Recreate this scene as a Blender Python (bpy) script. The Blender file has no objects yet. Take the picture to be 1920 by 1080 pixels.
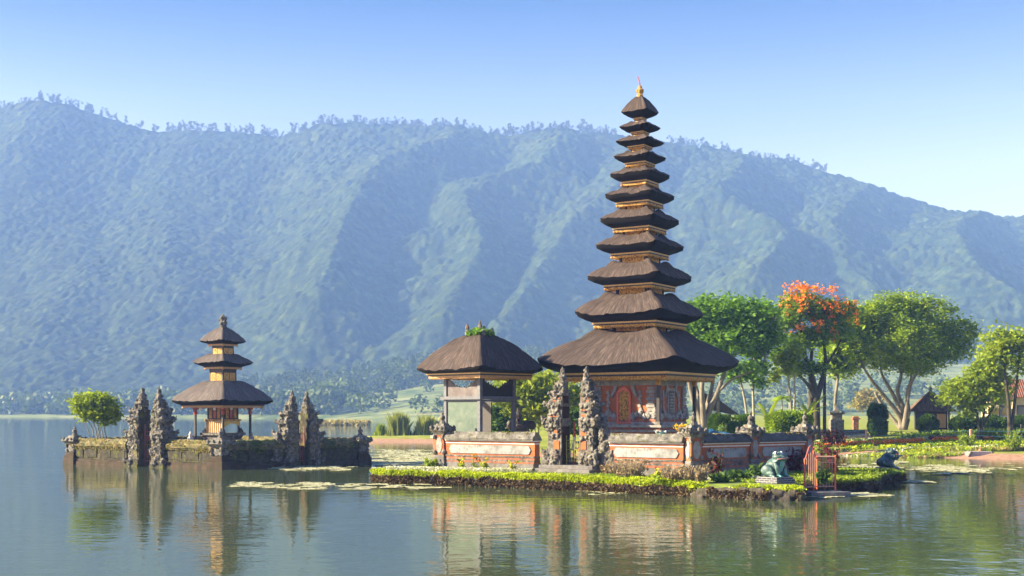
import bpy, bmesh, math, random
import numpy as np
from mathutils import Vector, Matrix, noise as mnoise

S = bpy.context.scene
# ------------------------------------------------------------------ camera, light, sky, exposure
F, HY, EYE = 2300.0, 772.0, 3.5            # focal length (px of a 1920 frame), horizon row, eye height
cam_d = bpy.data.cameras.new('camera'); cam = bpy.data.objects.new('camera', cam_d); S.collection.objects.link(cam)
cam.location = (0, 0, EYE); cam.rotation_euler = (math.radians(90), 0, 0)
cam_d.sensor_width = 36; cam_d.lens = F/1920*36; cam_d.shift_y = (HY-540)/1920
cam_d.clip_start = 0.5; cam_d.clip_end = 20000
S.camera = cam
SUN_AZ = math.atan2(-0.99, -0.04); SUN_EL = math.radians(26)     # azimuth measured from +Y towards +X
SUNV = Vector((math.sin(SUN_AZ)*math.cos(SUN_EL), math.cos(SUN_AZ)*math.cos(SUN_EL), math.sin(SUN_EL)))
sun_d = bpy.data.lights.new('sun', 'SUN'); sun = bpy.data.objects.new('sun', sun_d); S.collection.objects.link(sun)
sun_d.energy = 5.0; sun_d.angle = math.radians(0.6); sun_d.color = (1.0, 0.91, 0.77)
sun.rotation_euler = (-SUNV).to_track_quat('-Z', 'Y').to_euler(); sun.location = SUNV*300
W = bpy.data.worlds.new('World'); S.world = W; W.use_nodes = True
wn = W.node_tree.nodes; wl = W.node_tree.links
sky = wn.new('ShaderNodeTexSky'); sky.sky_type = 'NISHITA'; sky.sun_disc = False
sky.sun_elevation = SUN_EL; sky.sun_rotation = SUN_AZ; sky.altitude = 1200; sky.air_density = 1.0; sky.dust_density = 1.5; sky.ozone_density = 2.0
bg = wn['Background']; bg.inputs[1].default_value = 0.085
wtc = wn.new('ShaderNodeTexCoord'); wsp = wn.new('ShaderNodeSeparateXYZ'); wl.new(wtc.outputs['Generated'], wsp.inputs[0])
wr_ = wn.new('ShaderNodeValToRGB'); wl.new(wsp.outputs[2], wr_.inputs[0])          # paler towards the horizon, deeper blue overhead
we_ = wr_.color_ramp.elements; we_.new(0.5); we_.new(0.6)
for e_, (p_, c_) in zip(we_, [(0.0, (0.95, 0.76, 0.86)), (0.19, (0.95, 0.76, 0.86)), (0.33, (0.035, 0.19, 0.44)), (1.0, (0.22, 0.38, 0.75))]): e_.position = p_; e_.color = (*c_, 1)
wm_ = wn.new('ShaderNodeMix'); wm_.data_type = 'RGBA'; wm_.blend_type = 'MULTIPLY'; wm_.inputs[0].default_value = 1
wl.new(sky.outputs[0], wm_.inputs[6]); wl.new(wr_.outputs[0], wm_.inputs[7]); wl.new(wm_.outputs[2], bg.inputs[0])
S.view_settings.view_transform = 'Standard'; S.view_settings.look = 'None'
S.view_settings.exposure = 1.85; S.view_settings.gamma = 1
S.render.engine = 'CYCLES'
S.cycles.use_denoising = True
S.cycles.max_bounces = 8; S.cycles.transparent_max_bounces = 8; S.cycles.volume_bounces = 1
S.cycles.sample_clamp_indirect = 6
R = np.random.default_rng(11); random.seed(5)

# ------------------------------------------------------------------ helpers
def P(px, py, d):                      # the point seen at a pixel of the photograph, d metres away
    return ((px-960)*d/F, d, EYE+(HY-py)*d/F)
def G(px, py, z=0.0):                  # the point on level z seen at a pixel
    d = (EYE-z)*F/(py-HY); return ((px-960)*d/F, d, z)
def link(o, parent=None):
    S.collection.objects.link(o)
    if parent: o.parent = parent
    return o
def tag(o, label=None, cat=None, group=None, kind=None):
    if label: o['label'] = label
    if cat: o['category'] = cat
    if group: o['group'] = group
    if kind: o['kind'] = kind
    return o
def thing(name, label, cat, loc, rz=0, group=None):
    o = bpy.data.objects.new(name, None); link(o); o.location = loc; o.rotation_euler = (0, 0, rz)
    o.empty_display_size = 0.3
    return tag(o, label, cat, group)
def copy_tree(o, parent=None):
    c = o.copy(); S.collection.objects.link(c); c.parent = parent
    for ch in list(o.children): copy_tree(ch, c)
    return c
def np_mesh(name, v, f, mats, parent=None, mi=None, smooth=False, uv=None):
    """v (n,3) array, f (m,k) array of equal-sized faces"""
    me = bpy.data.meshes.new(name); v = np.asarray(v, dtype=np.float32); f = np.asarray(f, dtype=np.int32)
    n, k = f.shape
    me.vertices.add(len(v)); me.vertices.foreach_set('co', v.ravel())
    me.loops.add(n*k); me.loops.foreach_set('vertex_index', f.ravel())
    me.polygons.add(n); me.polygons.foreach_set('loop_start', np.arange(0, n*k, k, dtype=np.int32))
    me.polygons.foreach_set('loop_total', np.full(n, k, dtype=np.int32))
    for m in (mats if isinstance(mats, (list, tuple)) else [mats]): me.materials.append(m)
    if mi is not None: me.polygons.foreach_set('material_index', np.asarray(mi, dtype=np.int32))
    if smooth: me.polygons.foreach_set('use_smooth', np.ones(n, dtype=bool))
    if uv is not None:
        l = me.uv_layers.new(name='UVMap'); l.data.foreach_set('uv', np.asarray(uv, dtype=np.float32)[f.ravel()].ravel())
    me.update(calc_edges=True); me.validate()
    return link(bpy.data.objects.new(name, me), parent)

def carve_tex():                       # fine relief of weathered carving
    t = bpy.data.textures.get('carving')
    if not t: t = bpy.data.textures.new('carving', 'CLOUDS'); t.noise_scale = 0.10; t.noise_depth = 3; t.contrast = 2.2
    return t
class MB:
    def __init__(s): s.v = []; s.f = []; s.m = []
    def add(s, vs, fs, m=0, M=None):
        o = len(s.v)
        s.v += [tuple(M @ Vector(p)) for p in vs] if M is not None else [tuple(p) for p in vs]
        s.f += [tuple(i+o for i in q) for q in fs]; s.m += [m]*len(fs); return s
    def box(s, x0, x1, y0, y1, z0, z1, m=0, tx=0, ty=0, M=None):      # tx, ty: inset of the top
        v = [(x0, y0, z0), (x1, y0, z0), (x1, y1, z0), (x0, y1, z0), (x0+tx, y0+ty, z1), (x1-tx, y0+ty, z1), (x1-tx, y1-ty, z1), (x0+tx, y1-ty, z1)]
        return s.add(v, [(3, 2, 1, 0), (4, 5, 6, 7), (0, 1, 5, 4), (1, 2, 6, 5), (2, 3, 7, 6), (3, 0, 4, 7)], m, M)
    def cbox(s, cx, cy, w, d, z0, z1, m=0, t=0, M=None):
        return s.box(cx-w/2, cx+w/2, cy-d/2, cy+d/2, z0, z1, m, t, t, M)
    def tube(s, pts, rad, n=8, m=0, cap=True):
        pts = [Vector(p) for p in pts]; rings = []; up = Vector((0.13, 0.31, 0.94))
        if not isinstance(rad, (list, tuple)): rad = [rad]*len(pts)
        o = len(s.v)
        for i, p in enumerate(pts):
            t = (pts[min(i+1, len(pts)-1)]-pts[max(i-1, 0)]).normalized()
            a = t.cross(up)
            if a.length < 1e-3: a = t.cross(Vector((1, 0, 0)))
            a.normalize(); b = t.cross(a)
            for k in range(n):
                w = 2*math.pi*k/n; s.v.append(tuple(p+(a*math.cos(w)+b*math.sin(w))*rad[i]))
        for i in range(len(pts)-1):
            for k in range(n):
                s.f.append((o+i*n+k, o+i*n+(k+1) % n, o+(i+1)*n+(k+1) % n, o+(i+1)*n+k)); s.m.append(m)
        if cap:
            s.f.append(tuple(o+k for k in range(n))[::-1]); s.f.append(tuple(o+(len(pts)-1)*n+k for k in range(n))); s.m += [m, m]
        return s
    def lathe(s, prof, cx=0, cy=0, n=12, m=0, sq=False):               # prof: (r, z); sq: square section
        o = len(s.v); n = 4 if sq else n
        for r, z in prof:
            for k in range(n):
                w = 2*math.pi*(k+0.5)/n; q = r*(math.sqrt(2) if sq else 1); s.v.append((cx+q*math.cos(w), cy+q*math.sin(w), z))
        for i in range(len(prof)-1):
            for k in range(n):
                s.f.append((o+i*n+k, o+i*n+(k+1) % n, o+(i+1)*n+(k+1) % n, o+(i+1)*n+k)); s.m.append(m)
        s.f.append(tuple(o+k for k in range(n))[::-1]); s.f.append(tuple(o+(len(prof)-1)*n+k for k in range(n))); s.m += [m, m]
        return s
    def blob(s, c, r, m=0, jit=0.15, seed=0, n=1, M=None):             # lumpy ellipsoid
        bm = bmesh.new(); bmesh.ops.create_icosphere(bm, subdivisions=n, radius=1)
        rr = random.Random(seed)
        vs = []
        for v in bm.verts:
            k = 1+rr.uniform(-jit, jit); vs.append((c[0]+v.co.x*r[0]*k, c[1]+v.co.y*r[1]*k, c[2]+v.co.z*r[2]*k))
        fs = [tuple(v.index for v in f.verts) for f in bm.faces]; bm.free()
        return s.add(vs, fs, m, M)
    def prism(s, poly, y0, y1, m=0, M=None):                           # polygon in x,z pushed along y
        n = len(poly)
        v = [(x, y0, z) for x, z in poly]+[(x, y1, z) for x, z in poly]
        return s.add(v, [tuple(range(n)), tuple(range(2*n-1, n-1, -1))]+[(i, i+n, (i+1) % n+n, (i+1) % n) for i in range(n)], m, M)
    def build(s, name, mats, parent=None, smooth=False, bevel=0, remesh=0, rough=0):
        me = bpy.data.meshes.new(name); me.from_pydata(s.v, [], s.f)
        for q in (mats if isinstance(mats, (list, tuple)) else [mats]): me.materials.append(q)
        me.polygons.foreach_set('material_index', s.m)
        bm = bmesh.new(); bm.from_mesh(me); bmesh.ops.recalc_face_normals(bm, faces=bm.faces); bm.to_mesh(me); bm.free()
        if smooth: me.polygons.foreach_set('use_smooth', [True]*len(me.polygons))
        o = link(bpy.data.objects.new(name, me), parent)
        if remesh:
            r = o.modifiers.new('remesh', 'REMESH'); r.mode = 'VOXEL'; r.voxel_size = remesh; r.use_smooth_shade = True
            q = o.modifiers.new('smooth', 'SMOOTH'); q.iterations = 1; q.factor = 0.4
            if rough:
                dm = o.modifiers.new('carving', 'DISPLACE'); dm.texture = carve_tex(); dm.strength = rough; dm.mid_level = 0.5; dm.texture_coords = 'LOCAL'
        if bevel:
            b = o.modifiers.new('bevel', 'BEVEL'); b.width = bevel; b.segments = 2; b.limit_method = 'ANGLE'
        return o

# numpy value noise
def vnoise(x, y, seed=0):
    xi = np.floor(x).astype(np.int64); yi = np.floor(y).astype(np.int64); fx = x-xi; fy = y-yi
    def h(a, b):
        n = (a*374761393+b*668265263+seed*1442695041) & 0xFFFFFFFF
        n = ((n ^ (n >> 13))*1274126177) & 0xFFFFFFFF
        return ((n ^ (n >> 16)) & 0xFFFF)/65535.0
    u = fx*fx*fx*(fx*(fx*6-15)+10); w = fy*fy*fy*(fy*(fy*6-15)+10)
    return (h(xi, yi)*(1-u)+h(xi+1, yi)*u)*(1-w)+(h(xi, yi+1)*(1-u)+h(xi+1, yi+1)*u)*w
def fbm(x, y, o=4, seed=0):
    s = 0; a = 0.5
    for i in range(o): s = s+a*vnoise(x*2**i, y*2**i, seed+i*17); a *= 0.5
    return s
def ridged(x, y, o=4, seed=0):
    s = 0; a = 0.5
    for i in range(o): s = s+a*(1-abs(2*vnoise(x*2**i, y*2**i, seed+i*31)-1)); a *= 0.5
    return s
def crowns(x, y, cell, seed=0):        # height 0..1 of a carpet of round tree crowns
    xi = np.floor(x/cell).astype(np.int64); yi = np.floor(y/cell).astype(np.int64); best = np.zeros_like(x)
    def h(a, b, s):
        n = (a*374761393+b*668265263+(seed+s)*1442695041) & 0xFFFFFFFF
        n = ((n ^ (n >> 13))*1274126177) & 0xFFFFFFFF
        return ((n ^ (n >> 16)) & 0xFFFF)/65535.0
    for i in (-1, 0, 1):
        for j in (-1, 0, 1):
            a = xi+i; b = yi+j
            cx = (a+h(a, b, 1))*cell; cy = (b+h(a, b, 2))*cell; r = cell*(0.45+0.55*h(a, b, 3))
            q = 1-((x-cx)**2+(y-cy)**2)/r**2
            best = np.maximum(best, np.sqrt(np.clip(q, 0, 1))*(0.45+0.55*h(a, b, 4)))
    return best

# ------------------------------------------------------------------ materials
def new_mat(name):
    m = bpy.data.materials.new(name); m.use_nodes = True
    return m, m.node_tree.nodes, m.node_tree.links, m.node_tree.nodes['Principled BSDF']
def ramp(nd, lk, src, stops):
    r = nd.new('ShaderNodeValToRGB'); e = r.color_ramp.elements
    while len(e) < len(stops): e.new(0.5)
    for q, (p, c) in zip(e, stops): q.position = p; q.color = (*c, 1)
    lk.new(src, r.inputs[0]); return r.outputs[0]
def tex_noise(nd, lk, vec, scale, detail=4, rough=0.6, stretch=None):
    if stretch:
        mp = nd.new('ShaderNodeMapping'); mp.inputs['Scale'].default_value = stretch; lk.new(vec, mp.inputs[0]); vec = mp.outputs[0]
    n = nd.new('ShaderNodeTexNoise'); n.inputs['Scale'].default_value = scale; n.inputs['Detail'].default_value = detail
    n.inputs['Roughness'].default_value = rough; lk.new(vec, n.inputs['Vector']); return n.outputs[0]
def mixc(nd, lk, fac, a, b, mode='MIX'):
    x = nd.new('ShaderNodeMix'); x.data_type = 'RGBA'; x.blend_type = mode
    for s, i in ((fac, 0), (a, 6), (b, 7)):
        if isinstance(s, (int, float)): x.inputs[i].default_value = s
        elif isinstance(s, tuple): x.inputs[i].default_value = (*s, 1)
        else: lk.new(s, x.inputs[i])
    return x.outputs[2]
def bump(nd, lk, bs, h, strength, dist):
    b = nd.new('ShaderNodeBump'); b.inputs['Strength'].default_value = strength; b.inputs['Distance'].default_value = dist
    lk.new(h, b.inputs['Height']); lk.new(b.outputs[0], bs.inputs['Normal'])
def stone(name, stops, scale=3.0, spots=None, spot_scale=2.0, spot_lo=0.5, spot_hi=0.62, rough=0.9, bs=0.5, bd=0.03, stretch=None):
    """mottled material: noise ramp plus patches of other colours with their own shapes (lichen, worn paint, moss)"""
    m, nd, lk, b = new_mat(name)
    tc = nd.new('ShaderNodeTexCoord').outputs['Object']
    n = tex_noise(nd, lk, tc, scale, 6, 0.65, stretch); c = ramp(nd, lk, n, stops)
    for k, sp in enumerate(spots or []):
        q = nd.new('ShaderNodeVectorMath'); q.operation = 'ADD'; q.inputs[1].default_value = (7.3*k+3, 2.1*k, 5.7*k); lk.new(tc, q.inputs[0])
        n2 = tex_noise(nd, lk, q.outputs[0], spot_scale*(1+0.6*k), 5, 0.7)
        c = mixc(nd, lk, ramp(nd, lk, n2, [(spot_lo, (0, 0, 0)), (spot_hi, (1, 1, 1))]), c, sp)
    lk.new(c, b.inputs['Base Color']); b.inputs['Roughness'].default_value = rough; b.inputs['Specular IOR Level'].default_value = 0.25
    n3 = tex_noise(nd, lk, tc, scale*4, 5, 0.7)
    bump(nd, lk, b, n3, bs, bd)
    return m
def plain(name, col, rough=0.5, metal=0.0, var=0.15, scale=6, spec=0.5):
    m, nd, lk, b = new_mat(name)
    tc = nd.new('ShaderNodeTexCoord').outputs['Object']
    n = tex_noise(nd, lk, tc, scale, 4)
    lo = tuple(c*(1-var) for c in col); hi = tuple(min(1, c*(1+var)) for c in col)
    lk.new(ramp(nd, lk, n, [(0.3, lo), (0.7, hi)]), b.inputs['Base Color'])
    b.inputs['Roughness'].default_value = rough; b.inputs['Metallic'].default_value = metal; b.inputs['Specular IOR Level'].default_value = spec
    bump(nd, lk, b, n, 0.25, 0.01)
    return m
def leaf_mat(name, dark, light, trans=0.35, extra=None, patch=0.25):
    m, nd, lk, b = new_mat(name)
    g = nd.new('ShaderNodeNewGeometry'); tc = nd.new('ShaderNodeTexCoord').outputs['Object']
    big = tex_noise(nd, lk, tc, patch, 3)
    a = nd.new('ShaderNodeMath'); a.operation = 'MULTIPLY_ADD'; lk.new(g.outputs['Random Per Island'], a.inputs[0]); a.inputs[1].default_value = 0.55
    lk.new(big, a.inputs[2])
    stops = [(0.35, dark), (0.95, light)]
    if extra: stops.append((1.0, extra))
    c = ramp(nd, lk, a.outputs[0], stops)
    lk.new(c, b.inputs['Base Color']); b.inputs['Roughness'].default_value = 0.55; b.inputs['Specular IOR Level'].default_value = 0.2
    t = nd.new('ShaderNodeBsdfTranslucent'); lk.new(mixc(nd, lk, 0.6, c, (1.0, 0.95, 0.3), 'MULTIPLY'), t.inputs[0])
    x = nd.new('ShaderNodeMixShader'); x.inputs[0].default_value = trans
    lk.new(b.outputs[0], x.inputs[1]); lk.new(t.outputs[0], x.inputs[2]); lk.new(x.outputs[0], nd['Material Output'].inputs[0])
    return m
def thatch_mat(name, lo, mid, hi, bs=0.5):
    m, nd, lk, b = new_mat(name)
    uv = nd.new('ShaderNodeUVMap').outputs[0]; tc = nd.new('ShaderNodeTexCoord').outputs['Object']
    s1 = tex_noise(nd, lk, uv, 1.0, 5, 0.7, (9, 0.9, 1)); s2 = tex_noise(nd, lk, uv, 1.0, 3, 0.6, (34, 2.5, 1))
    a = nd.new('ShaderNodeMath'); a.operation = 'MULTIPLY_ADD'; lk.new(s2, a.inputs[0]); a.inputs[1].default_value = 0.6
    lk.new(s1, a.inputs[2])
    c = ramp(nd, lk, a.outputs[0], [(0.5, lo), (0.78, mid), (1.05 if False else 1.0, hi)])
    big = tex_noise(nd, lk, tc, 0.9, 3); c = mixc(nd, lk, ramp(nd, lk, big, [(0.35, (0, 0, 0)), (0.75, (0.5, 0.5, 0.5))]), c, mid)
    lk.new(c, b.inputs['Base Color']); b.inputs['Roughness'].default_value = 0.85; b.inputs['Specular IOR Level'].default_value = 0.2
    bump(nd, lk, b, a.outputs[0], bs, 0.10)
    return m

M = {}
M['thatch'] = thatch_mat('weathered_palm_thatch', (0.018, 0.013, 0.0115), (0.064, 0.047, 0.040), (0.18, 0.134, 0.113))
M['thatch_grey'] = thatch_mat('grey_palm_thatch', (0.036, 0.030, 0.028), (0.105, 0.088, 0.081), (0.24, 0.20, 0.183))
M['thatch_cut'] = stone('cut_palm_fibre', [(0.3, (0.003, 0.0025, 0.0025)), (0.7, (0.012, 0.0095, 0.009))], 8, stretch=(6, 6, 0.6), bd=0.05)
M['orange'] = stone('orange_brick_wall', [(0.3, (0.38, 0.10, 0.035)), (0.7, (0.52, 0.17, 0.06))], 2.5, [(0.20, 0.12, 0.085), (0.13, 0.11, 0.10)], 3.0, 0.53, 0.72)
M['brick_old'] = stone('weathered_brick', [(0.3, (0.22, 0.075, 0.04)), (0.55, (0.42, 0.15, 0.08)), (0.8, (0.36, 0.27, 0.22))], 5, [(0.11, 0.10, 0.09)], 3.0, 0.50, 0.62)
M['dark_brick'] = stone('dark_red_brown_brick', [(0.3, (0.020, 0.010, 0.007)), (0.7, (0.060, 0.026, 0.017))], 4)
M['grey'] = stone('carved_grey_stone', [(0.3, (0.05, 0.047, 0.043)), (0.5, (0.185, 0.172, 0.152)), (0.75, (0.42, 0.40, 0.36))], 5, [(0.040, 0.036, 0.032), (0.17, 0.11, 0.07), (0.08, 0.085, 0.03)], 3, 0.54, 0.66, bd=0.06, bs=0.8)
M['grey_light'] = stone('pale_carved_stone', [(0.3, (0.20, 0.195, 0.185)), (0.6, (0.36, 0.35, 0.33)), (0.8, (0.46, 0.45, 0.43))], 4, [(0.10, 0.095, 0.09)], 4, 0.56, 0.7, bd=0.04)
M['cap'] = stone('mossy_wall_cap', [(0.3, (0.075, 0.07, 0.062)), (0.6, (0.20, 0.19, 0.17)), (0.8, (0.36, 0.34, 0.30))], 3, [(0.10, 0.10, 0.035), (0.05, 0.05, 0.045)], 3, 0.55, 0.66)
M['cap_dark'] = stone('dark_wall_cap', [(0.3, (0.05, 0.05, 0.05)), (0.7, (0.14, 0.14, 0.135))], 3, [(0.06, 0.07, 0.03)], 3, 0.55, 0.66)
M['panel'] = stone('white_plaster_panel', [(0.3, (0.25, 0.255, 0.255)), (0.6, (0.36, 0.365, 0.365)), (0.8, (0.44, 0.445, 0.44))], 1.6, [(0.15, 0.145, 0.13)], 2.2, 0.50, 0.70, stretch=(1, 1, 0.25), bs=0.15)
M['base'] = stone('grey_block_base', [(0.3, (0.10, 0.095, 0.09)), (0.7, (0.26, 0.245, 0.235))], 2.5, [(0.14, 0.11, 0.07)], 2, 0.55, 0.7)
M['moss'] = stone('mossy_lake_stone', [(0.3, (0.022, 0.020, 0.014)), (0.55, (0.075, 0.066, 0.042)), (0.8, (0.19, 0.165, 0.12))], 3, [(0.12, 0.13, 0.022), (0.030, 0.028, 0.022)], 2.2, 0.52, 0.64, bd=0.08, bs=0.8)
M['moss_cap'] = stone('lichen_cap_stone', [(0.3, (0.07, 0.06, 0.035)), (0.55, (0.22, 0.18, 0.09)), (0.8, (0.42, 0.32, 0.16))], 2.2, [(0.13, 0.15, 0.03), (0.05, 0.05, 0.03)], 2.6, 0.50, 0.62, bd=0.08, bs=0.8)
M['moss_foot'] = stone('waterline_stone', [(0.3, (0.035, 0.026, 0.019)), (0.7, (0.10, 0.068, 0.046))], 2.5, [(0.04, 0.045, 0.015)], 2, 0.5, 0.65)
M['carve_old'] = stone('lichened_carved_stone', [(0.28, (0.03, 0.028, 0.025)), (0.5, (0.18, 0.17, 0.15)), (0.75, (0.46, 0.44, 0.40))], 5, [(0.14, 0.15, 0.04), (0.22, 0.13, 0.06)], 3.0, 0.56, 0.66, bd=0.08, bs=0.9)
M['gold'] = stone('gilded_carving', [(0.36, (0.10, 0.025, 0.015)), (0.46, (0.55, 0.27, 0.05)), (0.7, (0.86, 0.55, 0.16))], 11, rough=0.45, bs=0.9, bd=0.05)
M['gold_line'] = plain('gilded_moulding', (0.62, 0.36, 0.09), 0.45, 0, 0.3, 14)
M['wood'] = plain('dark_wood', (0.035, 0.028, 0.026), 0.6, 0, 0.4, 10)
M['wood_grey'] = plain('blue_grey_painted_wood', (0.13, 0.135, 0.155), 0.7, 0, 0.3, 6)
M['wood_red'] = plain('red_painted_wood', (0.40, 0.06, 0.03), 0.5, 0, 0.3, 10)
M['ochre'] = plain('ochre_painted_wood', (0.50, 0.27, 0.10), 0.6, 0, 0.3, 10)
M['green_panel'] = stone('grey_green_board', [(0.3, (0.09, 0.13, 0.105)), (0.7, (0.175, 0.215, 0.175))], 1.5, [(0.22, 0.23, 0.20)], 1.8, 0.58, 0.75, bs=0.2)
M['old_panel'] = stone('stained_grey_board', [(0.3, (0.10, 0.08, 0.08)), (0.7, (0.24, 0.215, 0.215))], 2, bs=0.2)
M['yellow'] = plain('yellow_cloth', (0.78, 0.50, 0.10), 0.8, 0, 0.2, 4)
M['cream_cloth'] = plain('pale_gold_cloth', (0.72, 0.52, 0.25), 0.8, 0, 0.15, 3)
M['white'] = plain('white_paint', (0.75, 0.74, 0.70), 0.6, 0, 0.08, 5)
M['red_paint'] = plain('orange_red_paint', (0.66, 0.13, 0.05), 0.5, 0, 0.25, 12)
M['red_rust'] = plain('faded_red_iron', (0.42, 0.11, 0.09), 0.6, 0, 0.35, 12)
M['yellow_iron'] = plain('yellow_green_iron', (0.34, 0.33, 0.06), 0.5, 0, 0.3, 12)
M['bark'] = stone('pale_bark', [(0.3, (0.10, 0.085, 0.065)), (0.7, (0.30, 0.26, 0.21))], 3, [(0.10, 0.10, 0.05)], 2, 0.55, 0.7, stretch=(2, 2, 0.5))
M['bark_dark'] = stone('dark_bark', [(0.3, (0.03, 0.025, 0.02)), (0.7, (0.10, 0.085, 0.06))], 3, [(0.07, 0.08, 0.03)], 2, 0.55, 0.7, stretch=(2, 2, 0.5))
M['twig'] = plain('pale_twig', (0.30, 0.27, 0.22), 0.8)
M['soil'] = stone('root_matted_soil', [(0.3, (0.025, 0.017, 0.010)), (0.7, (0.11, 0.075, 0.04))], 5, [(0.06, 0.07, 0.02)], 3, 0.55, 0.7, bd=0.1, bs=0.9)
M['tile'] = stone('clay_roof_tile', [(0.3, (0.085, 0.055, 0.040)), (0.7, (0.22, 0.135, 0.09))], 4, [(0.12, 0.13, 0.04)], 1.2, 0.58, 0.68)
M['tile_red'] = stone('red_roof_tile', [(0.3, (0.18, 0.08, 0.055)), (0.7, (0.34, 0.15, 0.10))], 4)
M['cream'] = plain('cream_wall', (0.62, 0.52, 0.32), 0.8, 0, 0.1, 2)
M['concrete'] = stone('pale_concrete', [(0.3, (0.30, 0.28, 0.27)), (0.7, (0.48, 0.45, 0.43))], 2, bs=0.3)
M['dark'] = plain('dark_brown_board', (0.03, 0.026, 0.024), 0.8)  # even dark brown for hut walls and carved boards
M['pink'] = plain('salmon_post_paint', (0.62, 0.34, 0.24), 0.7)
# leaves
M['lf_big'] = leaf_mat('leaf_round_tree', (0.040, 0.095, 0.010), (0.34, 0.50, 0.025), 0.5, (0.40, 0.50, 0.03))
M['lf_dark'] = leaf_mat('leaf_feathery_tree', (0.035, 0.10, 0.018), (0.22, 0.42, 0.04), 0.5)
M['lf_tulip'] = leaf_mat('leaf_flame_tree', (0.032, 0.085, 0.014), (0.26, 0.42, 0.03), 0.5)
M['lf_yel'] = leaf_mat('leaf_yellow_green', (0.11, 0.20, 0.015), (0.38, 0.48, 0.04), 0.5)
M['lf_bamboo'] = leaf_mat('leaf_bamboo', (0.10, 0.18, 0.015), (0.42, 0.50, 0.05), 0.5)
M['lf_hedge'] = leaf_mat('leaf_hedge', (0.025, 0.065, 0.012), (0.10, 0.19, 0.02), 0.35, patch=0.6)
M['lf_lime'] = leaf_mat('leaf_ground_cover', (0.20, 0.30, 0.008), (0.56, 0.66, 0.025), 0.45, patch=0.8)
M['lf_dry'] = leaf_mat('dry_stem', (0.16, 0.11, 0.05), (0.42, 0.32, 0.18), 0.3, patch=0.8)
M['lf_root'] = leaf_mat('hanging_root', (0.045, 0.032, 0.018), (0.17, 0.12, 0.065), 0.15, patch=1.5)
M['lf_red'] = leaf_mat('leaf_dark_red', (0.06, 0.012, 0.016), (0.20, 0.03, 0.04), 0.3, patch=1)
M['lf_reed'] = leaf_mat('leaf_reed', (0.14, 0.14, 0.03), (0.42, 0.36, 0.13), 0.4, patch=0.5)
M['lf_reed_green'] = leaf_mat('leaf_green_reed', (0.10, 0.14, 0.03), (0.36, 0.40, 0.10), 0.4, patch=0.5)
M['lf_grass'] = leaf_mat('leaf_grass', (0.09, 0.17, 0.015), (0.32, 0.42, 0.04), 0.45, patch=0.5)
M['fl_red'] = leaf_mat('petal_scarlet', (0.70, 0.10, 0.010), (0.90, 0.32, 0.02), 0.3)
M['fl_white'] = leaf_mat('petal_white', (0.45, 0.48, 0.30), (0.78, 0.78, 0.66), 0.3)
M['fl_yel'] = leaf_mat('petal_yellow', (0.75, 0.42, 0.02), (0.85, 0.65, 0.05), 0.4)
M['lily'] = leaf_mat('glinting_lily_pad', (0.28, 0.31, 0.12), (0.68, 0.66, 0.42), 0.1, patch=0.6)  # sun glint on the pads is painted into this pale colour
M['lf_far'] = leaf_mat('leaf_far_wood', (0.03, 0.06, 0.02), (0.09, 0.14, 0.035), 0.3, patch=0.02)

def square_ring(mb, k, z0, z1, m=0, inset=0.3, t=0):      # hollow square frame
    for a in range(4):
        Mx = Matrix.Rotation(a*math.pi/2, 4, 'Z')
        mb.box(-k, k-inset, -k, -k+inset, z0, z1, m, 0, 0, Mx)
def leaves(centres, size, aspect=1.8, flat=0.5, droop=0.0, seed=0):
    """leaf-sized rhombic faces at the given centres -> verts, faces"""
    r = np.random.default_rng(seed); c = np.asarray(centres, dtype=np.float64); n = len(c)
    a = r.normal(size=(n, 3)); a[:, 2] = a[:, 2]*flat-droop; a /= np.linalg.norm(a, axis=1)[:, None]+1e-9
    b = r.normal(size=(n, 3)); b[:, 2] *= flat; b -= a*(a*b).sum(1)[:, None]; b /= np.linalg.norm(b, axis=1)[:, None]+1e-9
    s = size*(0.6+0.8*r.random(n))[:, None]
    v = np.empty((n, 4, 3)); v[:, 0] = c-a*s*aspect/2; v[:, 1] = c+b*s/2; v[:, 2] = c+a*s*aspect/2; v[:, 3] = c-b*s/2
    return v.reshape(-1, 3), np.arange(4*n).reshape(-1, 4)
def clump_points(blobs, n, per, spread, seed=0, shell=0.38, flat=0.6):
    """blobs: (x,y,z,rx,ry,rz); leaf positions grouped in clumps through each blob's volume"""
    r = np.random.default_rng(seed); B = np.array(blobs, dtype=float); vol = (B[:, 3]*B[:, 4]*B[:, 5])**0.75; vol /= vol.sum()
    nc = max(1, n//per); idx = r.choice(len(B), nc, p=vol)
    d = r.normal(size=(nc, 3)); d /= np.linalg.norm(d, axis=1)[:, None]; rad = r.random(nc)**shell
    c = B[idx, :3]+d*rad[:, None]*B[idx, 3:6]
    o = r.normal(size=(nc, per, 3))*spread*(0.6+0.8*r.random((nc, 1, 1))); o[:, :, 2] *= flat
    return (c[:, None, :]+o).reshape(-1, 3)
def curve_pts(a, b, sag=0.0, n=6, wob=0.0, seed=0):
    a = Vector(a); b = Vector(b); rr = random.Random(seed); out = []
    for i in range(n+1):
        t = i/n; p = a.lerp(b, t); p.z += sag*math.sin(math.pi*t); w = wob*math.sin(math.pi*t)
        out.append((p.x+rr.uniform(-w, w), p.y+rr.uniform(-w, w), p.z+rr.uniform(-w, w)*0.5))
    return out
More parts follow.
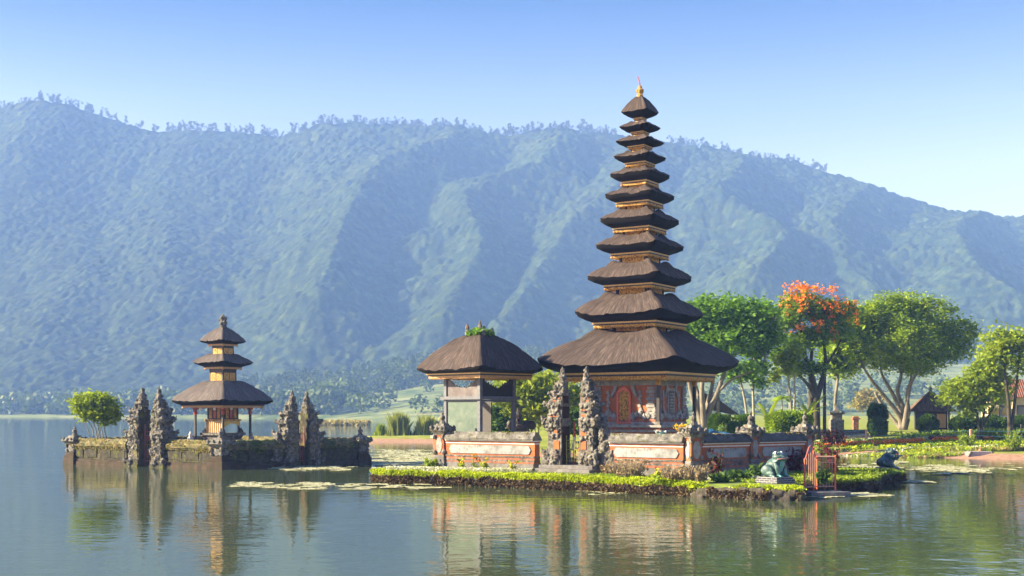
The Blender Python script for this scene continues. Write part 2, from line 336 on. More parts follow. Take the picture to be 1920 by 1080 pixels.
# ------------------------------------------------------------------ the setting: lake, mountain, shores, island, garden
def make_water():
    m, nd, lk, b = new_mat('lake_water')
    tc = nd.new('ShaderNodeTexCoord').outputs['Object']
    b.inputs['Base Color'].default_value = (0.062, 0.088, 0.042, 1); b.inputs['Roughness'].default_value = 0.03; b.inputs['IOR'].default_value = 1.6
    n1 = tex_noise(nd, lk, tc, 0.9, 3, 0.55, (0.8, 1.0, 1)); n2 = tex_noise(nd, lk, tc, 3.2, 2, 0.5, (0.75, 1, 1)); n3 = tex_noise(nd, lk, tc, 0.035, 3, 0.6)
    a = nd.new('ShaderNodeMath'); a.operation = 'MULTIPLY_ADD'; lk.new(n2, a.inputs[0]); a.inputs[1].default_value = 0.25; lk.new(n1, a.inputs[2])
    k = nd.new('ShaderNodeMapRange'); k.inputs[1].default_value = 0.35; k.inputs[2].default_value = 0.65; k.inputs[3].default_value = 0.25; k.inputs[4].default_value = 1.0
    lk.new(n3, k.inputs[0]); h = nd.new('ShaderNodeMath'); h.operation = 'MULTIPLY'; lk.new(a.outputs[0], h.inputs[0]); lk.new(k.outputs[0], h.inputs[1])
    bump(nd, lk, b, h.outputs[0], 0.14, 0.22)
    v = [(-1350, -40, 0), (1350, -40, 0), (1350, 1000, 0), (-1350, 1000, 0)]
    o = np_mesh('lake_water', v, [(0, 1, 2, 3)], m); tag(o, kind='structure')
make_water()

# mountain: skyline read off the photograph, carried to its real distance
RIDGE_Y, FOOT_Y = 1500.0, 880.0
RX = [-500, -300, -100, 0, 80, 130, 170, 230, 300, 350, 430, 520, 560, 600, 650, 760, 850, 880, 950, 1000, 1050, 1120, 1200, 1300, 1370, 1400, 1480, 1550, 1620, 1700, 1790, 1860, 1920, 2050, 2250, 2500]
RP = [300, 250, 222, 207, 192, 200, 214, 234, 252, 247, 249, 260, 252, 238, 236, 240, 243, 250, 260, 250, 248, 252, 264, 277, 292, 302, 307, 327, 350, 380, 407, 417, 414, 425, 445, 470]
def ridge_z(x): return EYE+(HY-np.interp(960+x*F/RIDGE_Y, RX, RP))*RIDGE_Y/F
# spurs: (px, py) crest polylines running down towards the lake; widths in metres, added height
SPURS = [([(885, 262), (835, 310), (720, 360), (680, 430), (640, 520), (600, 640)], 62, 62),
         ([(1060, 300), (1010, 370), (920, 410), (870, 450), (905, 560), (830, 690)], 60, 66),
         ([(1210, 290), (1150, 420), (1060, 500), (1000, 600), (930, 690)], 55, 50),
         ([(1395, 310), (1390, 360), (1345, 420), (1400, 470), (1480, 520), (1420, 600)], 55, 58),
         ([(1640, 360), (1560, 470), (1590, 560), (1650, 610)], 60, 40),
         ([(1850, 425), (1790, 510), (1830, 590), (1900, 640)], 60, 60),
         ([(330, 260), (300, 400), (330, 560), (300, 700)], 90, 20),
         ([(80, 200), (60, 380), (110, 560), (60, 700)], 100, 18)]
def mountain_z(x, y):
    zr = ridge_z(x); t = np.clip((y-FOOT_Y)/(RIDGE_Y-FOOT_Y), 0, 1)
    wob = (fbm(x/150, y/150, 3, 3)-0.45)*0.06
    g = np.clip(t+wob*np.sin(math.pi*t), 0, 1)
    prof = 0.10*g+0.90*g**1.45
    z = zr*prof
    rib = ridged(x/120+0.5*fbm(x/90, y/90, 2, 9), y/520, 4, 21)-0.5
    z += rib*15*np.sin(math.pi*t)**0.8
    return z, t
def spur_lines():
    out = []
    for pts, w, h in SPURS:
        q = []
        for px, py in pts:                                  # find the depth where the plain slope is seen at that pixel
            ys = np.linspace(FOOT_Y+5, RIDGE_Y, 240); xs = (px-960)*ys/F; zz, _ = mountain_z(xs, ys)
            rows = HY-(zz-EYE)*F/ys; i = int(np.argmin(abs(rows-py))); q.append((xs[i], ys[i]))
        out.append((q, w, h))
    return out
def make_mountain():
    nx, ny = 1080, 430
    xs = np.linspace(-900, 900, nx); ys = FOOT_Y-30+(RIDGE_Y+90-FOOT_Y+30)*np.linspace(0, 1, ny)
    X, Y = np.meshgrid(xs, ys); Z, T = mountain_z(X, Y)
    add = np.zeros_like(Z)
    for q, w, h in spur_lines():
        best = np.zeros_like(Z)
        for (x0, y0), (x1, y1) in zip(q, q[1:]):
            L2 = (x1-x0)**2+(y1-y0)**2+1e-6; u = np.clip(((X-x0)*(x1-x0)+(Y-y0)*(y1-y0))/L2, 0, 1)
            d = np.hypot(X-(x0+u*(x1-x0)), Y-(y0+u*(y1-y0))); d = d*(0.5+1.2*fbm(X/45, Y/45, 4, 5))
            best = np.maximum(best, np.exp(-(d/w)**1.3))
        add = np.maximum(add, best*h*0.9)
    Z = Z+(add-8)*np.clip(np.sin(math.pi*np.clip(T, 0.03, 1)), 0, 1)**0.6
    # keep the crest where the photograph has it
    crest = ridge_z(X)*np.clip(Y/RIDGE_Y, 0, 1)*1.0
    Z = np.minimum(Z, crest+3)
    back = Y > RIDGE_Y; Z = np.where(back, ridge_z(X)-(Y-RIDGE_Y)*0.9, Z)
    cr = crowns(X, Y, 8.5, 2)*np.interp(X, [-500, 0, 300], [2.6, 4.2, 5.5])+crowns(X+31, Y+7, 5.0, 8)*2.8
    Z = Z+cr*np.clip(T*14, 0, 1)*(0.25+1.5*fbm(X/50, Y/50, 4, 44))
    Z = np.where(Y < FOOT_Y, -1+(Y-(FOOT_Y-30))/30*1.5, Z)
    v = np.stack([X, Y, Z], -1).reshape(-1, 3)
    i = np.arange((ny-1)*(nx-1)); a = (i//(nx-1))*nx+i % (nx-1)
    f = np.stack([a, a+1, a+nx+1, a+nx], -1)
    m, nd, lk, b = new_mat('mountain_forest')
    tc = nd.new('ShaderNodeTexCoord').outputs['Object']
    n1 = tex_noise(nd, lk, tc, 0.011, 5, 0.6); n2 = tex_noise(nd, lk, tc, 0.10, 4, 0.7)
    c = ramp(nd, lk, n2, [(0.32, (0.006, 0.014, 0.005)), (0.5, (0.016, 0.031, 0.008)), (0.72, (0.050, 0.066, 0.016))])
    c = mixc(nd, lk, ramp(nd, lk, n1, [(0.5, (0, 0, 0)), (0.72, (0.6, 0.6, 0.6))]), c, (0.042, 0.056, 0.015))
    vo = nd.new('ShaderNodeTexVoronoi'); vo.inputs['Scale'].default_value = 0.12; lk.new(tc, vo.inputs['Vector'])
    hs = nd.new('ShaderNodeHueSaturation'); lk.new(c, hs.inputs['Color']); sx = nd.new('ShaderNodeSeparateColor'); lk.new(vo.outputs['Color'], sx.inputs[0])
    mr = nd.new('ShaderNodeMapRange'); mr.inputs[3].default_value = 0.6; mr.inputs[4].default_value = 1.5; lk.new(sx.outputs[0], mr.inputs[0]); lk.new(mr.outputs[0], hs.inputs['Value'])
    lk.new(hs.outputs[0], b.inputs['Base Color']); b.inputs['Roughness'].default_value = 0.9; b.inputs['Specular IOR Level'].default_value = 0.1
    bump(nd, lk, b, tex_noise(nd, lk, tc, 0.35, 4, 0.7), 0.35, 2.0)
    o = np_mesh('mountain', v, f, m, smooth=True); tag(o, kind='structure')
make_mountain()

# ridge trees: five kinds, copied along the crest
M['lf_ridge'] = leaf_mat('leaf_ridge_tree', (0.012, 0.022, 0.010), (0.035, 0.05, 0.018), 0.15)
def ridge_tree(seed):
    r = np.random.default_rng(seed); h = 13+4*r.random(); mb = MB()
    mb.tube([(0, 0, -3), (0.3, 0, h*0.5), (r.normal()*0.6, 0, h*0.9)], [0.45, 0.3, 0.12], 4, 0)
    for k in range(4):
        a = r.random()*6.28; mb.tube([(0.2, 0, h*(0.4+0.1*k)), (2.0*math.cos(a), 2.0*math.sin(a), h*(0.58+0.12*k))], [0.18, 0.06], 3, 0)
    w = 2.8+1.6*r.random()
    bl = [(r.normal()*w*0.6, r.normal()*w*0.6, h*(0.36+0.19*k), w*(0.75-0.1*k), w*(0.75-0.1*k), h*0.16) for k in range(4)]
    lv, lf = leaves(clump_points(bl, 420, 10, 0.7, seed), 0.8, 1.4, 0.9, seed=seed)
    mb.add([tuple(p) for p in lv], [tuple(q) for q in lf], 1)
    o = mb.build('ridge_tree', [M['bark_dark'], M['lf_ridge']]); return o
RT = 'slender tree in the long row along the mountain crest, dark against the sky'
protos = [tag(ridge_tree(300+i), RT, 'tree', 'trees along the mountain ridge') for i in range(6)]
used = 0
rx = np.concatenate([np.linspace(-630, -515, 34), np.linspace(-500, -420, 10), np.linspace(-420, -270, 42), np.linspace(-268, -60, 76), np.linspace(-58, 130, 66), np.linspace(190, 300, 40), np.linspace(300, 385, 26)])
for i, x in enumerate(rx):
    o = protos[i] if i < 6 else protos[int(R.integers(6))].copy()
    if i >= 6: S.collection.objects.link(o)
    x = x+R.normal()*3.2; o.location = (x, RIDGE_Y+4+R.normal()*5, float(ridge_z(np.array(x)))+1.2-R.random()*2.0); o.rotation_euler = (0, 0, R.random()*6.28); s = 0.50+0.62*R.random()*(0.35+1.15*float(fbm(np.array(x/45.0), np.array(0.5), 2, 4))); o.scale = (s, s, s)

# far shore: low fields with hedgerow woods, nearer towards the right
def far_edge(x): return np.interp(x, [-1400, -600, -340, -200, -110, -75, -40, 60, 200, 500, 1400], [860, 820, 800, 700, 610, 560, 520, 480, 470, 470, 470])
def make_far():
    nx, ny = 260, 130; xs = np.linspace(-1300, 1300, nx); X = np.tile(xs, (ny, 1)); E = far_edge(X); s = np.linspace(0, 1, ny)[:, None]**1.5
    Y = E-8+s*(960-E); d = Y-E
    Z = np.where(d < 0, d*0.12, np.clip(d*0.06, 0, 1.5)+np.clip(d-40, 0, None)*np.interp(X, [-340, -150, -60, 200], [0.03, 0.055, 0.085, 0.085])+3.0*fbm(X/40, Y/40, 3, 6)*np.clip(d/60, 0, 1))
    v = np.stack([X, Y, Z], -1).reshape(-1, 3); i = np.arange((ny-1)*(nx-1)); a = (i//(nx-1))*nx+i % (nx-1)
    m = stone('far_fields', [(0.3, (0.07, 0.11, 0.03)), (0.5, (0.16, 0.20, 0.06)), (0.7, (0.26, 0.26, 0.11))], 0.035, [(0.05, 0.09, 0.02)], 0.03, 0.5, 0.6, stretch=(0.5, 1.6, 1))
    o = np_mesh('far_shore', v, np.stack([a, a+1, a+nx+1, a+nx], -1), m, smooth=True); tag(o, kind='structure')
    return X, Y, Z
def far_ground(x, y):
    d = y-far_edge(x)
    return np.clip(d*0.06, 0, 1.5)+np.clip(d-40, 0, None)*np.interp(x, [-340, -150, -60, 200], [0.03, 0.055, 0.085, 0.085])
make_far()
def far_wood(name, label, n, xr, yf, h, w, seed, conifer=False, per=90):
    r = np.random.default_rng(seed); bl = []
    V = []; Fc = []
    for i in range(n):
        x = r.uniform(*xr); y = yf(x, r); z = float(far_ground(np.array(x), np.array(y))); s = 0.7+0.6*r.random()
        hh = h*s; ww = w*s
        if conifer:
            t = r.random(per); q = (1-t)*ww*0.5; a = r.random(per)*6.28
            c = np.stack([x+q*np.cos(a), y+q*np.sin(a), z+hh*(0.12+0.88*t)], -1)
        else:
            dd = r.normal(size=(per, 3)); dd /= np.linalg.norm(dd, axis=1)[:, None]; dd *= (r.random(per)**0.35)[:, None]
            c = np.array([x, y, z+hh*0.55])+dd*np.array([ww*0.5, ww*0.5, hh*0.5])
        lv, lf = leaves(c, ww*0.15 if not conifer else ww*0.17, 1.3, 0.8, seed=seed+i); Fc.append(lf+4*per*i if True else lf); V.append(lv)
    o = np_mesh(name, np.concatenate(V), np.concatenate(Fc), M['lf_far']); tag(o, label, 'woodland', kind='stuff')
far_wood('shore_woodland', 'hazy belt of round trees on the low far shore at the left', 420, (-420, -95), lambda x, r: float(far_edge(np.array(x)))+18+r.random()**1.5*150, 12, 13, 40)
far_wood('hillside_plantation', 'straight slim conifers planted on the slope above the far fields', 900, (-190, 70), lambda x, r: 770+r.random()*120, 17, 8, 41, True, 60)
far_wood('field_trees', 'scattered round trees between the far fields above the reeds', 210, (-110, 420), lambda x, r: float(far_edge(np.array(x)))+14+r.random()*230, 8.5, 9, 42)

# garden shore on the right and the mud spit behind the temple
SHX = [-40, -24, -17, -8, -5, -4, 5, 14, 21, 24, 26, 37, 60, 100, 180]; SHY = [230, 175, 141, 138, 125, 96, 90, 86, 87, 93, 99, 89, 77, 62, 50]
BKX = [-40, -24, -17, -5, 8, 20, 60]; BKY = [150, 155, 160, 170, 190, 470, 600]
def garden_z(x, y):
    d1 = y-np.interp(x, SHX, SHY); d2 = np.interp(x, BKX, BKY)-y
    z1 = np.interp(d1, [-14, -4, 0, 2.4, 2.8, 8, 28, 60], [-1.2, -0.5, 0, 0.22, 0.42, 0.62, 1.7, 1.9])
    cut = np.interp(x, [-20, 0, 14], [0.45, 0.9, 9]); z2 = np.interp(d2, [-14, 0, 6, 30], [-1.2, 0, 0.6, 2.2])
    return np.minimum(np.minimum(z1, z2), cut)
def make_garden():
    nx, ny = 260, 200; xs = np.linspace(-40, 180, nx); ys = 48+(470-48)*np.linspace(0, 1, ny)**1.7
    X, Y = np.meshgrid(xs, ys); Z = garden_z(X, Y)+0.10*(fbm(X/2, Y/2, 3, 7)-0.45)
    v = np.stack([X, Y, Z], -1).reshape(-1, 3); i = np.arange((ny-1)*(nx-1)); a = (i//(nx-1))*nx+i % (nx-1)
    m, nd, lk, b = new_mat('garden_lawn_and_mud')
    g = nd.new('ShaderNodeNewGeometry'); sp = nd.new('ShaderNodeSeparateXYZ'); lk.new(g.outputs['Position'], sp.inputs[0])
    tc = nd.new('ShaderNodeTexCoord').outputs['Object']; n = tex_noise(nd, lk, tc, 0.5, 5, 0.7); n2 = tex_noise(nd, lk, tc, 3, 4, 0.7)
    grass = ramp(nd, lk, n, [(0.3, (0.12, 0.17, 0.025)), (0.55, (0.26, 0.29, 0.05)), (0.75, (0.40, 0.36, 0.12))])
    mud = ramp(nd, lk, n2, [(0.3, (0.24, 0.13, 0.085)), (0.7, (0.46, 0.29, 0.20))])
    ad = nd.new('ShaderNodeMath'); ad.operation = 'MULTIPLY_ADD'; lk.new(n2, ad.inputs[0]); ad.inputs[1].default_value = 0.2; lk.new(sp.outputs[2], ad.inputs[2])
    lk.new(mixc(nd, lk, ramp(nd, lk, ad.outputs[0], [(0.40, (0, 0, 0)), (0.52, (1, 1, 1))]), mud, grass), b.inputs['Base Color'])
    b.inputs['Roughness'].default_value = 0.95; b.inputs['Specular IOR Level'].default_value = 0.1; bump(nd, lk, b, n2, 0.6, 0.06)
    o = np_mesh('garden_ground', v, np.stack([a, a+1, a+nx+1, a+nx], -1), m, smooth=True); tag(o, kind='structure')
make_garden()

# the temple island
ISL = [(-6.9, 61.2), (-6.0, 60.1), (-3.9, 59.0), (-1.5, 57.6), (3.3, 54.0), (7.4, 50.4), (9.9, 48.7), (11.3, 48.4), (11.9, 49.6), (12.2, 51.8), (14.0, 53.6), (15.6, 54.4), (16.6, 55.6), (16.9, 57.3), (17.6, 59.2), (18.9, 60.2), (19.6, 61.5), (19.4, 64.0), (17.5, 66.0), (16.0, 70.0), (14.5, 76), (10, 82), (3, 82), (-3, 74), (-6.6, 66)]
def dense(poly, step=0.35, closed=True):
    out = []; n = len(poly)
    for i in range(n if closed else n-1):
        a = Vector(poly[i]); b = Vector(poly[(i+1) % n]); k = max(1, int((b-a).length/step))
        out += [a.lerp(b, j/k) for j in range(k)]
    if not closed: out.append(Vector(poly[-1]))
    return out
def make_island():
    ring = dense(ISL, 0.4); n = len(ring); c = sum(ring, Vector((0, 0)))/n; mb = MB(); rr = random.Random(3)
    rows = []
    for k, (off, z) in enumerate([(0.0, -1.0), (0.0, 0.12), (0.05, 0.36), (-0.12, 0.46), (-0.9, 0.52)]):
        row = []
        for p in ring:
            d = (p-c).normalized(); j = rr.uniform(-0.10, 0.10) if 0 < k < 4 else 0
            row.append((p.x+d.x*(off+j), p.y+d.y*(off+j), z+(rr.uniform(-0.04, 0.04) if k else 0)))
        rows.append(row)
    v = [p for r_ in rows for p in r_]; f = []; mi = []
    for k in range(4):
        for i in range(n): f.append((k*n+i, k*n+(i+1) % n, (k+1)*n+(i+1) % n, (k+1)*n+i)); mi.append(0 if k < 2 else 1)
    me_mb = MB(); me_mb.v = v; me_mb.f = f+[tuple(4*n+i for i in range(n))]; me_mb.m = mi+[1]
    gm = stone('island_turf', [(0.3, (0.10, 0.15, 0.02)), (0.6, (0.22, 0.28, 0.04)), (0.8, (0.30, 0.30, 0.08))], 1.2, [(0.16, 0.12, 0.06)], 0.8, 0.55, 0.7)
    tag(me_mb.build('island_ground', [M['soil'], gm]), kind='structure')
make_island()
# ------------------------------------------------------------------ thatched roofs and their carved timber
def sq_pt(phi, k, p):
    c, s = math.cos(phi), math.sin(phi); r = 1/((abs(c)**p+abs(s)**p)**(1/p)); return k*r*c, k*r*s
def thatched_roof(parent, kin, kout, zin, zrim, lift, kbeam, zbeam, hump, top='thatch', seed=0, per=22, T=12, power=1.55, name='thatched_roof', bulge=0.06):
    kout *= 1.055                                # the rounded corners fall this far short of a sharp square's
    n = per*4; r = np.random.default_rng(seed); V = []; UV = []
    phis = []
    for a in range(4):
        for i in range(per):
            t = -1+2*i/per; t = math.copysign(abs(t)**0.85, t); phis.append(a*math.pi/2+math.atan(t))
    jr = np.convolve(np.concatenate([r.normal(size=n+6)]), np.ones(5)/5, 'same')[3:n+3]
    rows = []
    def cornerness(phi):
        c, s = abs(math.cos(phi)), abs(math.sin(phi)); return min(c, s)/max(c, s)
    slope = math.hypot(kout-kin, zin-zrim)
    for j in range(T+1):
        t = j/T
        for i, phi in enumerate(phis):
            cw = cornerness(phi)**2.6
            k = kin+(kout-kin)*t; x, y = sq_pt(phi, k, 40-28*t)
            zm = zin+hump*0.25*math.sin(math.pi*min(1, t/0.5))-(zin-zrim)*t**power
            zc = zin+hump*math.sin(math.pi*min(1, 0.06+t/0.45)/1.0) * (1 if t < 0.45 else 0)-(zin-zrim-lift)*t**(power+0.1)
            if t >= 0.45: zc = zin-(zin-zrim-lift)*t**(power+0.1)
            z = zm*(1-cw)+zc*cw
            if 0 < j: z += jr[i]*0.035*min(1, slope)*(0.5+t)+r.normal()*0.010*slope**0.5
            if j == T: z += r.normal()*0.014*min(1, slope)
            V.append((x, y, z)); UV.append((i/per*kout*2, t*slope))
    zr = [V[T*n+i][2] for i in range(n)]
    def cut(tt, bul, jit):
        for i, phi in enumerate(phis):
            k = kout+(kbeam-kout)*tt+bul; x, y = sq_pt(phi, k, 12+20*tt)
            V.append((x+r.normal()*jit, y+r.normal()*jit, zr[i]+(zbeam-zr[i])*tt)); UV.append((i/per*kout*2, slope+tt))
    cut(0.06, 0.005, 0.006); cut(0.38, bulge*kout, 0.008); cut(0.72, bulge*kout*0.8, 0.006); cut(1.0, 0.0, 0.0)
    rows = T+1+4; f = []; mi = []
    for j in range(rows-1):
        for i in range(n):
            f.append((j*n+i, (j+1)*n+i, (j+1)*n+(i+1) % n, j*n+(i+1) % n)); mi.append(0 if j < T else 1)
    f = np.array(f); n0 = len(V)
    V.append((0, 0, zin)); UV.append((0, 0)); V.append((0, 0, zbeam)); UV.append((0, 0))
    ext = [(n0, i, (i+1) % n, n0) for i in range(n)]
    f2 = np.array([(n0, i, (i+1) % n, (i+1) % n) for i in range(n)])
    me = bpy.data.meshes.new(name); fl = [tuple(q) for q in f]+[(n0, i, (i+1) % n) for i in range(n)]+[(n0+1, (rows-1)*n+(i+1) % n, (rows-1)*n+i) for i in range(n)]
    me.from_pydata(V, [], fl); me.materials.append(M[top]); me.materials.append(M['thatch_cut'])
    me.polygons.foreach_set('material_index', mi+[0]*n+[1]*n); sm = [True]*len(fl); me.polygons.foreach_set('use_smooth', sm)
    l = me.uv_layers.new(name='UVMap'); li = np.zeros(len(me.loops), dtype=np.int32); me.loops.foreach_get('vertex_index', li)
    l.data.foreach_set('uv', np.array(UV, dtype=np.float32)[li].ravel())
    # a crisp edge where the weathered face meets the cut ends
    me.update(); o = bpy.data.objects.new(name, me); link(o, parent)
    at = me.attributes.new('sharp_edge', 'BOOLEAN', 'EDGE'); ev = np.zeros(len(me.edges)*2, dtype=np.int32); me.edges.foreach_get('vertices', ev); ev = ev.reshape(-1, 2)
    rim = (ev >= T*n).all(1) & (ev < (T+1)*n).all(1); at.data.foreach_set('value', rim)
    return o
def eave_frieze(parent, k, ztop, h, teeth=True, corner=True, mats=None, name='eave_frieze'):
    """stepped eave beams under the thatch: gilded line, dark board, gilded fringe with hanging points"""
    mb = MB(); a = h*0.2; ins = k*0.35
    square_ring(mb, k*1.03, ztop-a, ztop+0.03, 0, ins)
    square_ring(mb, k*1.00, ztop-a*2.2, ztop-a, 1, ins)
    square_ring(mb, k*0.985, ztop-h*0.74, ztop-a*2.2, 2, ins)
    if teeth:
        n = max(8, int(2*k/0.10)); w = 2*k*0.985/n; zt = ztop-h*0.74
        for s in range(4):
            Mx = Matrix.Rotation(s*math.pi/2, 4, 'Z')
            for i in range(n):
                x = -k*0.985+i*w
                mb.add([(x, -k*0.98, zt), (x+w, -k*0.98, zt), (x+w/2, -k*0.98, zt-h*0.26), (x, -k*0.95, zt), (x+w, -k*0.95, zt), (x+w/2, -k*0.95, zt-h*0.26)], [(0, 1, 2), (5, 4, 3), (0, 3, 4, 1), (1, 4, 5, 2), (2, 5, 3, 0)], 2, Mx)
    if corner:
        for sx in (-1, 1):
            for sy in (-1, 1):
                mb.blob((sx*k*0.96, sy*k*0.96, ztop-h*0.75), (h*0.42, h*0.42, h*0.45), 2, 0.3, 7, 1)
    return mb.build(name, mats or [M['gold_line'], M['wood'], M['gold']], parent)
def tier_body(parent, k, z0, z1, split=False):
    mb = MB(); mb.box(-k*0.96, k*0.96, -k*0.96, k*0.96, z0, z1, 0)
    for sx in (-1, 1):
        for sy in (-1, 1): mb.cbox(sx*k*0.93, sy*k*0.93, k*0.14, k*0.14, z0, z1, 0)
    square_ring(mb, k*1.02, z1-0.06, z1, 0, k*0.2)
    o = mb.build('tier_body', M['wood'], parent)
    for s in range(4):
        Mx = Matrix.Rotation(s*math.pi/2, 4, 'Z'); p = MB(); zt = z1-0.09
        if split: zt = z0+(z1-z0)*0.58
        segs = [(-k*0.78, k*0.78)] if not split else [(-k*0.80, -k*0.06), (k*0.06, k*0.80)]
        for x0, x1 in segs:
            p.box(x0, x1, -k*1.0, -k*0.95, z0+0.02, zt, 1, M=Mx); p.box(x0+0.04, x1-0.04, -k*1.012, -k*0.97, z0+0.05, zt-0.04, 0, M=Mx)
        p.build('gilded_panel', [M['gold'], M['gold_line']], o)
    return o
def column(parent, x, y, z0, z1, w, cap='gold', base=True, mat='wood'):
    mb = MB(); mb.cbox(x, y, w, w, z0, z1, 0)
    if base: mb.cbox(x, y, w*1.7, w*1.7, z0, z0+w*1.2, 2, w*0.25)
    mb.cbox(x, y, w*1.5, w*1.5, z1-w*2.2, z1-w*1.4, 1); mb.cbox(x, y, w*1.9, w*1.9, z1-w*1.0, z1, 1, -w*0.25); mb.cbox(x, y, w*1.25, w*1.25, z1-w*3.4, z1-w*2.2, 1, -w*0.1)
    return mb.build('column', [M[mat], M[cap], M['grey']], parent, bevel=0.01)

# ------------------------------------------------------------------ the eleven-tiered pagoda
PSI = math.radians(33); TD = 66.5; SC = TD/64.0
TC = (P(1200, HY, TD)[0], TD)
NEAR = (math.cos(PSI)-math.sin(PSI), 0)
def zt(py, d): return EYE+(HY-py)*d/F
cn = math.cos(PSI)+math.sin(PSI)       # projected width of a unit square
pag = thing('pagoda', 'tall eleven tiered thatched pagoda shrine with gilded friezes and orange base', 'pagoda', (TC[0], TC[1], 0.5), -PSI)
B0 = 0.5
#        eaveL  eaveR  rim_mid beamtop(near) kbeam_w  body_w(above) top_py(body foot above)
TI = [(1005, 1393, 685, 697, 293, 106.7, 624),
      (1077, 1325, 589.5, 600.7, 177, 92, 556.5),
      (1101.6, 1302, 520, 530.1, 137, 79, 497.5),
      (1115.8, 1285, 458.5, 471, 110.8, 66, 445.5),
      (1125.3, 1277, 409, 422.8, 102, 57, 398),
      (1133.3, 1266.5, 363.2, 374.5, 90, 50, 356.5),
      (1142.7, 1258, 324, 336.7, 72, 43, 319.5),
      (1149, 1250, 291, 301.8, 58, 36, 287.5),
      (1152, 1245, 263, 271, 48, 30, 258.5),
      (1159, 1239, 235.5, 245.5, 36, 22, 230.5),
      (1163.8, 1236.7, 207, 220, 26, 0, 181)]
prev_top = None; prev_k = None
for i, (xl, xr, rim, bt, bw, ow, tp) in enumerate(TI):
    kout = (xr-xl)*TD/F/cn/2; kb = bw*TD/F/cn/2; kb_d = TD-kb*cn
    zb = zt(bt, kb_d)-B0; zr = zt(rim, TD-0.69*kout)-B0; zi = zt(tp, TD)-B0
    kin = ow*TD/F/cn/2*1.0 if ow else 0.10
    lift = (0.44, 0.27, 0.25, 0.11, 0.10, 0.09, 0.08, 0.07, 0.06, 0.05, 0.03)[i]; hump = (0.30, 0.29, 0.27, 0.24, 0.21, 0.18, 0.16, 0.14, 0.12, 0.08, 0)[i]
    h = (0.42, 0.31, 0.26, 0.26, 0.24, 0.24, 0.23, 0.20, 0.18, 0.14, 0.10)[i]
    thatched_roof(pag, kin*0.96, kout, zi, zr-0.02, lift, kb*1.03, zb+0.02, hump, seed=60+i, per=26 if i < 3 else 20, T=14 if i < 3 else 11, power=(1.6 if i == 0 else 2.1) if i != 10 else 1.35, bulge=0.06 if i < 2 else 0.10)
    eave_frieze(pag, kb, zb, h, teeth=i < 8, corner=i < 7)
    if i > 0: tier_body(pag, prev_k, prev_top-0.14, zb-0.05)
    prev_top = zi; prev_k = kin
ztop = prev_top
fm = MB(); fm.lathe([(0.16, ztop-0.06), (0.19, ztop+0.06), (0.12, ztop+0.12), (0.17, ztop+0.24), (0.21, ztop+0.34), (0.10, ztop+0.45), (0.13, ztop+0.52), (0.03, ztop+0.62)], n=8)
for a in range(6): fm.blob((0.17*math.cos(a), 0.17*math.sin(a), ztop+0.28), (0.06, 0.06, 0.13), 0, 0.2, a)
fo = fm.build('finial', M['gold'], pag)
rb = MB(); rb.tube([(0, 0, ztop+0.58), (-0.05, 0.0, ztop+0.82), (-0.13, 0, ztop+1.08)], [0.035, 0.02, 0.015], 5)
for q, (dx, dz) in enumerate([(-0.02, 0.70), (-0.06, 0.86), (-0.10, 0.98), (-0.14, 1.08)]): rb.blob((dx, 0, ztop+dz), (0.055, 0.05, 0.045), 0, 0.3, q)
rb.build('rod', M['fl_red'] if False else M['red_rust'], fo)
# ground storey
bm_ = MB(); zf = zt(797, TD-2.4)-B0
for k, z0, z1, m_ in [(2.75, 0, 0.55, 2), (2.6, 0.55, 0.62, 0), (2.45, 0.62, 1.30, 1), (2.56, 1.30, 1.42, 0), (2.40, 1.42, zf-0.36, 1), (2.50, zf-0.36, zf-0.26, 0), (2.34, zf-0.26, zf-0.12, 1), (2.46, zf-0.12, zf, 0)]:
    bm_.box(-k, k, -k, k, z0, z1, m_)
bm_.build('plinth', [M['grey_light'], M['brick_old'], M['base']], pag, bevel=0.012)
kb = 1.80; zc = zt(TI[0][3], TD-4)-B0-0.30
w_ = MB(); w_.box(-kb, kb, -kb, kb, zf, zc+0.3, 0); w_.box(-kb-0.10, kb+0.10, -kb-0.10, kb+0.10, zf, zf+0.16, 1); w_.box(-kb-0.06, kb+0.06, -kb-0.06, kb+0.06, zf+0.16, zf+0.34, 2)
w_.box(-kb-0.08, kb+0.08, -kb-0.08, kb+0.08, zc-0.35, zc-0.05, 1)
w_.build('wall', [M['orange'], M['grey_light'], M['brick_old']], pag, bevel=0.012)
H = zc-zf
